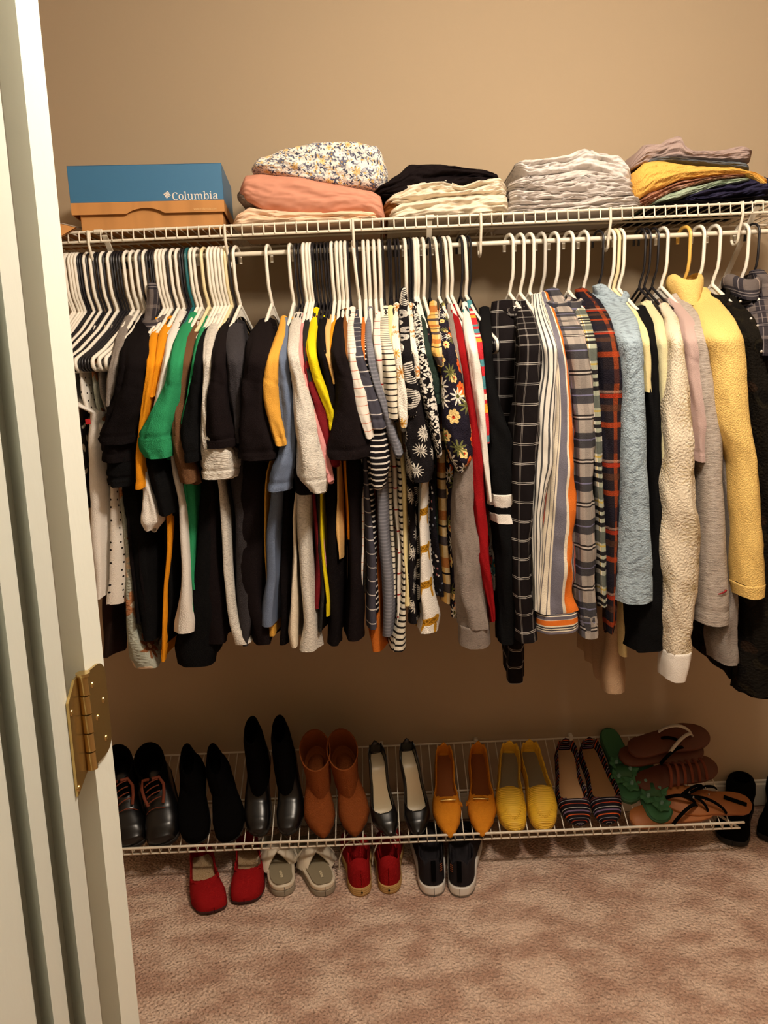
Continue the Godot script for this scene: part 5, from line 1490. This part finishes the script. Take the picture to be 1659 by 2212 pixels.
		part("heel", heel_mesh(p, 0.022, 0.006, 0.02), leather, o)
		on_rack(o, [846, 902][i], [812, 878][i], p.L, 0.27)
	for i in 2:
		var sd := -1.0 if i == 0 else 1.0
		var p := {"L": 0.268, "shape": POINTED, "wide": 1.02, "sole": 0.006, "side": sd, "curve": 0.5, "top": [[0, 0.05], [0.5, 0.045], [0.62, 0.042], [0.8, 0.034], [0.95, 0.018], [1, 0.005]], "rim": [[0, 0.058], [0.15, 0.05], [0.45, 0.038], [0.62, 0.038], [1, 0.03]], "ta": 0.03, "tb": 0.60, "throat": 0.02}
		var o := thing("pointed_flat", "mustard orange pointed flat with thin gold bar, %s one of the pair" % which(i), "shoe", "mustard pointed flats")
		part("upper", upper_mesh(p), orange, o)
		part("insole", insole_mesh(p, 0.05, 0.62), plain("8d4f20", 0.85), o)
		part("sole", sole_mesh(p, 0.001, 0.005), dark_sole, o)
		var st := begin()
		strap(st, arc(Vector3(-0.040, 0.016, 0.176), Vector3(0.040, 0.016, 0.176), 0.033, 13), 0.012, 0.003)
		part("saddle_strap", done(st), orange, o)
		st = begin()
		tube(st, [Vector3(-0.021, 0.0525, 0.178), Vector3(-0.01, 0.0545, 0.179), Vector3(0.01, 0.0545, 0.179), Vector3(0.021, 0.0525, 0.178)], 0.0024, 8)
		part("gold_bar", done(st), gold, o)
		on_rack(o, [972, 1040][i], [958, 1032][i], p.L, 0.276)
	for i in 2:
		var sd := -1.0 if i == 0 else 1.0
		var p := {"L": 0.255, "shape": ROUND, "wide": 1.02, "sole": 0.006, "side": sd, "top": [[0, 0.05], [0.5, 0.045], [0.62, 0.048], [0.8, 0.042], [0.94, 0.027], [1, 0.008]], "rim": [[0, 0.058], [0.15, 0.05], [0.45, 0.038], [0.62, 0.036], [1, 0.03]], "ta": 0.03, "tb": 0.545, "throat": -0.01}
		var o := thing("moccasin", "yellow leather moccasin with ribbed front, %s one of the pair" % which(i), "shoe", "yellow moccasins")
		part("upper", upper_mesh(p), yellow, o)
		part("insole", insole_mesh(p, 0.05, 0.57), grey_in, o)
		part("sole", sole_mesh(p, 0.001, 0.005), plain("b98a20", 0.7), o)
		# puckered seam round the toe
		var st := begin()
		for k in 21:
			var a := lerpf(0.15, PI - 0.15, k / 20.0)
			var t := 0.60 + 0.30 * sin(a)
			var x := 0.030 * cos(a)
			var y := lift_at(p, t) + table(p.top, t) * pow(maxf(0.0, 1.0 - pow(absf(x) / (table(p.shape, t) * 1.02), 1.0 / 0.4)), 0.31) + 0.0006
			var dir := Vector3(cos(a), -0.4, sin(a)) * 0.0035
			tube(st, [Vector3(x + bend(p, t), y, t * p.L) - dir, Vector3(x + bend(p, t), y + 0.001, t * p.L), Vector3(x + bend(p, t), y, t * p.L) + dir], 0.0012, 5)
		part("toe_stitching", done(st), yellow, o).set_meta("kind", "stuff")
		on_rack(o, [1112, 1174][i], [1098, 1140][i], p.L, 0.267)
	var sim := stripes(Color("1d1a1f"), [[6, 4, "c9c3bb"], [24, 10, "75607e"], [52, 8, "c9572a"], [80, 4, "a09aa0"], [104, 5, "b8452a"]], 128)
	var stripey := cloth("shoe_stripe", "ffffff", sim, Vector2(0.1, 0.05))
	for i in 2:
		var sd := -1.0 if i == 0 else 1.0
		var p := {"L": 0.245, "shape": ROUND, "wide": 1.06, "sole": 0.006, "side": sd, "top": [[0, 0.045], [0.5, 0.042], [0.7, 0.042], [0.85, 0.034], [0.96, 0.02], [1, 0.006]], "rim": [[0, 0.055], [0.15, 0.046], [0.45, 0.034], [0.7, 0.036], [1, 0.03]], "ta": 0.03, "tb": 0.74, "throat": 0.03}
		var o := thing("striped_flat", "black flat with thin coloured cross stripes, %s one of the pair" % which(i), "shoe", "striped flats")
		part("upper", upper_mesh(p), stripey, o)
		part("insole", insole_mesh(p, 0.05, 0.74), tan_in, o)
		part("sole", sole_mesh(p, 0.001, 0.005), dark_sole, o)
		on_rack(o, [1252, 1314][i], [1216, 1266][i], p.L, 0.258)
	# green sandals with fabric flowers
	var green := plain("2c5c38", 0.6, 0.0, "shoe_green")
	var green2 := plain("3a7048", 0.75, 0.0, "shoe_green_petal")
	for i in 2:
		var p := {"L": 0.24, "shape": ROUND, "wide": 1.0, "sole": 0.014, "side": 1.0, "top": [[0, 0.01]], "rim": [[0, 0.01]], "ta": 0.0, "tb": 1.0}
		var o := thing("flower_sandal", ["green sandal with fabric flowers leaning on the striped flat", "green sandal with fabric flowers and glinting buttons, nearer the shelf lip"][i], "sandal", "green flower sandals")
		part("footbed", sole_mesh(p, 0.002, 0.014), green, o)
		part("insole", insole_mesh(p, 0.02, 0.98, 0.92, 0.003), green2, o)
		for q in [[0.02, 0.62, 0.026], [-0.018, 0.70, 0.024], [0.012, 0.80, 0.026], [-0.012, 0.52, 0.022]]:
			var st := begin()
			for k in 6:
				var a := TAU * k / 6
				var rows := []
				for e in 5:
					var row := PackedVector3Array()
					for f in 7:
						var u := e / 4.0; var v := f / 3.0 - 1.0
						var rr: float = q[2] * u
						var wd: float = q[2] * 0.5 * sin(PI * (0.15 + 0.8 * u))
						row.append(Vector3(q[0], 0.030 + 0.006 * u * (1.0 - v * v) + 0.003 * sin(a * 3.0), q[1] * p.L) + Vector3(cos(a) * rr - sin(a) * v * wd, 0, sin(a) * rr + cos(a) * v * wd))
					rows.append(row)
				sheet(st, rows)
			part("flower", done(st), green2, o).set_meta("kind", "stuff")
			st = begin()
			tube(st, [Vector3(q[0], 0.030, q[1] * p.L), Vector3(q[0], 0.038, q[1] * p.L), Vector3(q[0], 0.040, q[1] * p.L)], 0.0065, 10, 0.004)
			part("button", done(st), plain("7fa99a", 0.15, 0.3), o)
		var st := begin()
		strap(st, arc(Vector3(-0.04, 0.012, 0.62 * p.L), Vector3(0.04, 0.012, 0.66 * p.L), 0.026, 9), 0.04)
		part("strap", done(st), green, o)
		on_rack(o, [1352, 1426][i], [1302, 1366][i], [0.19, 0.235][i], [0.18, 0.258][i])
		if i == 0:
			o.position += Vector3(0.0, 0.012, -0.01)
	# heap of brown sandals at the right end of the rack
	var foot_brown := plain("5a2c16", 0.6, 0.0, "sandal_brown")
	var foot_tan := plain("9a5a26", 0.6, 0.0, "sandal_tan")
	var strap_white := plain("c9bfae", 0.6, 0.0, "sandal_strap_pale")
	var heap := [
		# label, centre px, py, z, height above rack, turn, roll, footbed, strap
		["brown flip-flop with pale straps, topmost of the heap", 1432, 1600, 0.085, 0.075, 98.0, foot_brown, strap_white, 0],
		["brown flip-flop with dark straps just under the topmost one", 1420, 1630, 0.10, 0.045, 92.0, foot_brown, suede_b, 0],
		["brown strappy sandal with many thin straps in the middle of the heap", 1455, 1682, 0.15, 0.028, 100.0, foot_brown, rust, 1],
		["tan sandal with black beaded straps at the front of the heap", 1520, 1740, 0.212, 0.012, 80.0, foot_tan, suede_b, 2],
		["tan sandal with black strap half hidden under the beaded one", 1450, 1748, 0.235, 0.003, 97.0, foot_tan, suede_b, 0],
	]
	for hs in heap:
		var p := {"L": 0.245, "shape": ROUND, "wide": 1.05, "sole": 0.010, "side": 1.0, "top": [[0, 0.01]], "rim": [[0, 0.01]], "ta": 0.0, "tb": 1.0}
		var o := thing("sandal", hs[0], "sandal")
		part("footbed", sole_mesh(p, 0.001, 0.011), hs[6], o)
		var L: float = p.L
		var kind: int = hs[8]
		if kind == 0:
			for e in [-1.0, 1.0]:
				var st := begin()
				strap(st, arc(Vector3(0.004, 0.012, 0.80 * L), Vector3(0.036 * e, 0.012, 0.44 * L), 0.040, 11), 0.009, 0.003)
				part("strap", done(st), hs[7], o)
		elif kind == 1:
			for k in 6:
				var st := begin()
				strap(st, arc(Vector3(-0.036, 0.012, (0.35 + 0.09 * k) * L), Vector3(0.036, 0.012, (0.42 + 0.08 * k) * L), 0.036 - 0.002 * k, 9), 0.008)
				part("strap", done(st), hs[7], o)
		else:
			for k in 4:
				var st := begin()
				strap(st, arc(Vector3(0.0, 0.012, (0.78 - 0.02 * k) * L), Vector3([-0.036, 0.036, -0.036, 0.036][k], 0.012, [0.5, 0.5, 0.36, 0.3][k] * L), 0.030, 9), 0.008)
				part("strap", done(st), hs[7], o)
			var st := begin()
			strap(st, [Vector3(0.004, 0.0135, 0.06 * L), Vector3(-0.012, 0.0135, 0.30 * L)], 0.012, 0.002)
			part("heel_label", done(st), suede_b, o)
			for k in 8:
				st = begin()
				var a := TAU * k / 8
				var c := Vector3(0.022 * cos(a), 0.036 + 0.004 * sin(a * 2), 0.60 * L + 0.026 * sin(a))
				tube(st, [c, c + Vector3(0, 0.003, 0), c + Vector3(0, 0.0045, 0)], 0.0032, 8, 0.0015)
				part("bead", done(st), plain("b9b4ae", 0.12, 0.8), o)
		var ang := atan(0.6)
		var c := at(hs[1], hs[2], hs[3])
		var up := Vector3(0, cos(ang), sin(ang))
		var fwd := Vector3(0, -sin(ang), cos(ang)).rotated(up, deg_to_rad(hs[5]))
		if kind == 2:
			fwd = -fwd
		var basep: Vector3 = Vector3(c.x, 0.1065 + (0.272 - hs[3]) * 0.6, hs[3]) + up * (hs[4] + 0.003)
		o.transform = Transform3D(Basis(up.cross(fwd), up, fwd), basep - fwd * L * 0.5)
	# -------- on the carpet
	var red := cloth("shoe_red", "8f1618", null, Vector2(0.1, 0.1), "fleece", 0.85)
	cloth("shoe_fur", "ffffff", speckle(Color("b8986c"), 0.8, 256, 0.12, 0.3), Vector2(0.06, 0.06), "fleece", 1.0)
	for i in 2:
		var p := {"L": 0.25, "shape": SQUARE, "wide": 1.0, "sole": 0.007, "side": [-1.0, 1.0][i], "top": [[0, 0.05], [0.5, 0.05], [0.70, 0.05], [0.84, 0.043], [0.95, 0.026], [1, 0.01]], "rim": [[0, 0.055], [0.2, 0.05], [0.5, 0.046], [0.66, 0.045], [1, 0.03]], "ta": 0.04, "tb": 0.69, "throat": 0.12}
		var o := thing("slipper", "red moccasin slipper with brown fur lining, %s one of the pair on the carpet" % which(i), "slipper", "red slippers")
		part("upper", upper_mesh(p), red, o)
		part("fur_lining", insole_mesh(p, 0.05, 0.66, 0.86, 0.016), M.shoe_fur, o)
		part("sole", sole_mesh(p, 0.001, 0.006), plain("3a1210", 0.9), o)
		var st := begin()
		var pts := []
		for k in 17:
			var a := lerpf(-0.1, PI + 0.1, k / 16.0)
			var t := 0.61 + 0.13 * sin(a)
			pts.append(Vector3(0.036 * cos(a) + bend(p, t), 0.054 - 0.003 * sin(a) - (0.006 if sin(a) < 0.4 else 0.0), t * p.L))
		tube(st, pts, 0.0032, 6)
		part("piping", done(st), red, o)
		on_floor(o, [Vector2(464, 1972), Vector2(528, 1953)][i], [Vector2(432, 1850), Vector2(537, 1842)][i], p.L, true)
	var slide_w := plain("cfc2ac", 0.55, 0.0, "slide_white")
	var slide_g := plain("857a62", 0.9, 0.0, "slide_grey")
	for i in 2:
		var p := {"L": 0.25, "shape": SQUARE, "wide": 1.0, "sole": 0.028, "spring": 0.0, "side": [-1.0, 1.0][i], "top": [[0, 0.01]], "rim": [[0, 0.01]], "ta": 0.0, "tb": 1.0}
		var o := thing("slide_sandal", "off white slide sandal with crossed straps and grey footbed, %s one of the pair" % which(i), "sandal", "off white slides")
		part("sole", sole_mesh(p, 0.003, 0.016, 0.013), plain("8e8473", 0.8), o)
		part("midsole", sole_mesh(p, 0.0025, 0.011), slide_w, o)
		part("insole", insole_mesh(p, 0.03, 0.97, 0.88, 0.004), slide_g, o)
		for k in 2:
			var st := begin()
			var e := 1.0 if k == 0 else -1.0
			strap(st, arc(Vector3(-0.046 * e, 0.022, 0.40 * p.L), Vector3(0.046 * e, 0.022, 0.64 * p.L), 0.044 + 0.003 * k, 13), 0.042, 0.005)
			part("strap", done(st), slide_w, o)
		var wd := Node3D.new()
		for k in 6:
			# the short raised word on the heel, read along the foot
			var st := begin()
			var z := 0.034 + k * 0.0052
			box(st, Vector3(0, 0.0345, z), Vector3(0.007, 0.001, 0.0034), 0.0003)
			box(st, Vector3([0.002, -0.002][k % 2], 0.0345, z + 0.0022), Vector3(0.003, 0.001, 0.0018), 0.0002)
			part("printed_letter", done(st), plain("c9bb9b", 0.7), o).set_meta("kind", "stuff")
		wd.free()
		on_floor(o, [Vector2(615, 1932), Vector2(703, 1932)][i], [Vector2(590, 1838), Vector2(672, 1838)][i], p.L, false)
	var rope := cloth("shoe_rope", "ffffff", stripes(Color("c9a56c"), [[0, 24, "a6834e"]], 64, true), Vector2(0.006, 0.006), "knit", 0.95)
	for i in 2:
		var p := {"L": 0.245, "shape": ROUND, "wide": 0.98, "sole": 0.022, "spring": 0.0, "side": [-1.0, 1.0][i], "top": [[0, 0.055], [0.3, 0.065], [0.5, 0.06], [0.7, 0.052], [0.85, 0.042], [0.96, 0.026], [1, 0.01]], "rim": [[0, 0.055], [0.2, 0.055], [0.4, 0.058], [0.6, 0.055], [1, 0.03]], "ta": 0.20, "tb": 0.50, "throat": 0.14}
		var o := thing("espadrille", "red canvas lace-up shoe with rope sole, %s one of the pair on the carpet" % which(i), "shoe", "red canvas shoes")
		part("upper", upper_mesh(p), red, o)
		part("rope_sole", sole_mesh(p, 0.004, 0.022), rope, o)
		part("insole", insole_mesh(p, 0.2, 0.46, 0.8, 0.006), plain("6d6252", 0.9), o)
		for k in 3:
			var st := begin()
			var z: float = (0.50 + k * 0.075) * p.L
			tube(st, arc(Vector3(-0.02, 0.070, z), Vector3(0.02, 0.070, z + 0.012 * (1 - 2 * (k % 2))), 0.014, 7), 0.0024, 6, -1.0, 0.6, Vector3.UP)
			part("lace", done(st), plain("b3a48c", 0.9), o)
		var st := begin()
		tube(st, [Vector3(0.0, 0.086, 0.5 * p.L), Vector3(0.02, 0.088, 0.46 * p.L), Vector3(0.036, 0.075, 0.43 * p.L), Vector3(0.047, 0.050, 0.40 * p.L), Vector3(0.050, 0.026, 0.36 * p.L)], 0.0022, 6)
		part("lace", done(st), plain("b3a48c", 0.9), o)
		st = begin()
		tube(st, [Vector3(0, 0.013, -0.0035), Vector3(0, 0.013, -0.0055)], 0.0025, 8)
		part("sole_dot", done(st), suede_b, o)
		on_floor(o, [Vector2(782, 1932), Vector2(841, 1927)][i], [Vector2(758, 1826), Vector2(846, 1822)][i], p.L, false)
	var mesh_black := cloth("shoe_mesh", "262326", null, Vector2(0.03, 0.03), "knit", 0.7)
	for i in 2:
		var p := {"L": 0.265, "shape": SQUARE, "wide": 0.98, "sole": 0.030, "spring": 0.006, "side": [-1.0, 1.0][i], "top": [[0, 0.06], [0.3, 0.075], [0.5, 0.07], [0.7, 0.055], [0.85, 0.044], [0.96, 0.028], [1, 0.01]], "rim": [[0, 0.075], [0.1, 0.068], [0.25, 0.055], [0.4, 0.07], [1, 0.03]], "ta": 0.05, "tb": 0.42, "throat": 0.06}
		var o := thing("sneaker", "black running shoe with white sole and copper heel bars, %s one of the pair" % which(i), "shoe", "black running shoes")
		part("upper", upper_mesh(p), mesh_black, o)
		part("sole", sole_mesh(p, 0.005, 0.022, 0.004), plain("d9d4cc", 0.6), o)
		part("outsole", sole_mesh(p, 0.004, 0.006, 0.025), plain("77726b", 0.8), o)
		for k in 3:
			var st := begin()
			var z: float = (0.46 + k * 0.08) * p.L
			tube(st, arc(Vector3(-0.02, 0.088 - k * 0.005, z), Vector3(0.02, 0.088 - k * 0.005, z + 0.006), 0.014, 7), 0.0024, 6)
			part("lace", done(st), suede_b, o)
		for k in 4:
			var st := begin()
			var e := -1.0 if i == 0 else 1.0
			box(st, Vector3(0.0215 * e, 0.070 + k * 0.006, 0.0062), Vector3(0.010, 0.0016, 0.002), 0.0004, Basis(Vector3.UP, -0.75 * e))
			part("copper_bar", done(st), plain("8a4a26", 0.5, 0.3), o)
		var st := begin()
		strap(st, [Vector3(0, 0.045, -0.0015), Vector3(0, 0.075, -0.002), Vector3(0, 0.104, -0.001)], 0.012, 0.003)
		part("pull_tab", done(st), suede_b, o)
		on_floor(o, [Vector2(938, 1932), Vector2(994, 1934)][i], [Vector2(915, 1822), Vector2(1012, 1824)][i], p.L, false)
	# dark boots standing past the end of the rack
	for i in 2:
		var p := {"L": 0.27, "shape": SQUARE, "wide": 1.0, "sole": 0.014, "side": [-1.0, 1.0][i], "top": [[0, 0.06], [0.3, 0.085], [0.5, 0.075], [0.68, 0.052], [0.85, 0.043], [0.97, 0.028], [1, 0.01]], "rim": [[0, 0.07], [1, 0.05]], "ta": 0.9, "tb": 0.0}
		var o := thing("dark_boot", ["black boot on the carpet just past the shoe rack end", "black boot cut off by the right edge of the view"][i], "boot", "black boots past the rack")
		part("vamp", upper_mesh(p), suede_b, o)
		part("shaft", shaft_mesh(p, [[0.03, 0.085, 0.036, 0.075], [0.06, 0.080, 0.042, 0.072], [0.085, 0.080, 0.041, 0.064], [0.10, 0.080, 0.036, 0.052], [0.106, 0.080, 0.028, 0.040]]), suede_b, o)
		part("sole", sole_mesh(p, 0.003, 0.014), dark_sole, o)
		on_floor(o, [Vector2(1582, 1826), Vector2(1662, 1818)][i], [Vector2(1602, 1735), Vector2(1690, 1735)][i], p.L, true)

func _ready() -> void:
	# camera, sky, lamp, exposure
	cam = Camera3D.new()
	cam.name = "camera"
	cam.keep_aspect = Camera3D.KEEP_HEIGHT
	cam.fov = 2.0 * rad_to_deg(atan(1106.0 / F))
	cam.near = 0.02
	cam.basis = Basis(Vector3.RIGHT, deg_to_rad(-10.0)) * Basis(Vector3.BACK, deg_to_rad(-2.55))
	cam.position = Vector3(0, 1.37, 2.19)
	add_child(cam)
	cam.current = true
	var env := Environment.new()
	env.background_mode = Environment.BG_COLOR
	env.background_color = Color(0.01, 0.01, 0.012)
	env.tonemap_mode = Environment.TONE_MAPPER_LINEAR
	env.tonemap_exposure = 1.0
	env.sdfgi_enabled = true
	env.ssao_enabled = true
	env.ssil_enabled = true
	var we := WorldEnvironment.new()
	we.environment = env
	add_child(we)
	build_lamp(Vector3(0.42, 2.40, 1.38), 1.8)
	rng.seed = 7
	noise.seed = 21
	noise.frequency = 1.0
	noise.fractal_octaves = 2
	build_room()
	build_door()
	build_shelves()
	build_materials()
	build_shelf_things()
	build_clothes()
	build_shoes()

func build_lamp(p: Vector3, energy: float) -> void:
	var t := thing("ceiling_lamp", "round white glass ceiling lamp above the closet floor", "lamp")
	var glass := plain("fff1dc", 0.4, 0.0, "lamp_glass")
	glass.emission_enabled = true
	glass.emission = Color("fff0de")
	glass.emission_energy_multiplier = 2.0
	var st := begin()
	var rows := []
	for i in 9:
		var a := PI / 2 * i / 8.0
		var row := PackedVector3Array()
		for k in 25:
			row.append(p + Vector3(0.13 * cos(a) * cos(TAU * k / 24), -0.07 * sin(a) + 0.02, 0.13 * cos(a) * sin(TAU * k / 24)))
		rows.append(row)
	sheet(st, rows)
	part("glass_bowl", done(st), glass, t)
	st = begin()
	tube(st, [p + Vector3(0, 0.02, 0), p + Vector3(0, 0.05, 0)], 0.145, 24)
	part("base", done(st), plain("e8e2d4", 0.5), t)
	var l := OmniLight3D.new()
	l.name = "lamp_light"
	l.light_color = Color("fff0de")
	l.light_energy = energy
	l.light_size = 0.1
	l.omni_range = 8.0
	l.omni_attenuation = 2.0
	l.shadow_enabled = true
	l.position = p + Vector3(0, -0.13, 0)
	add_child(l)
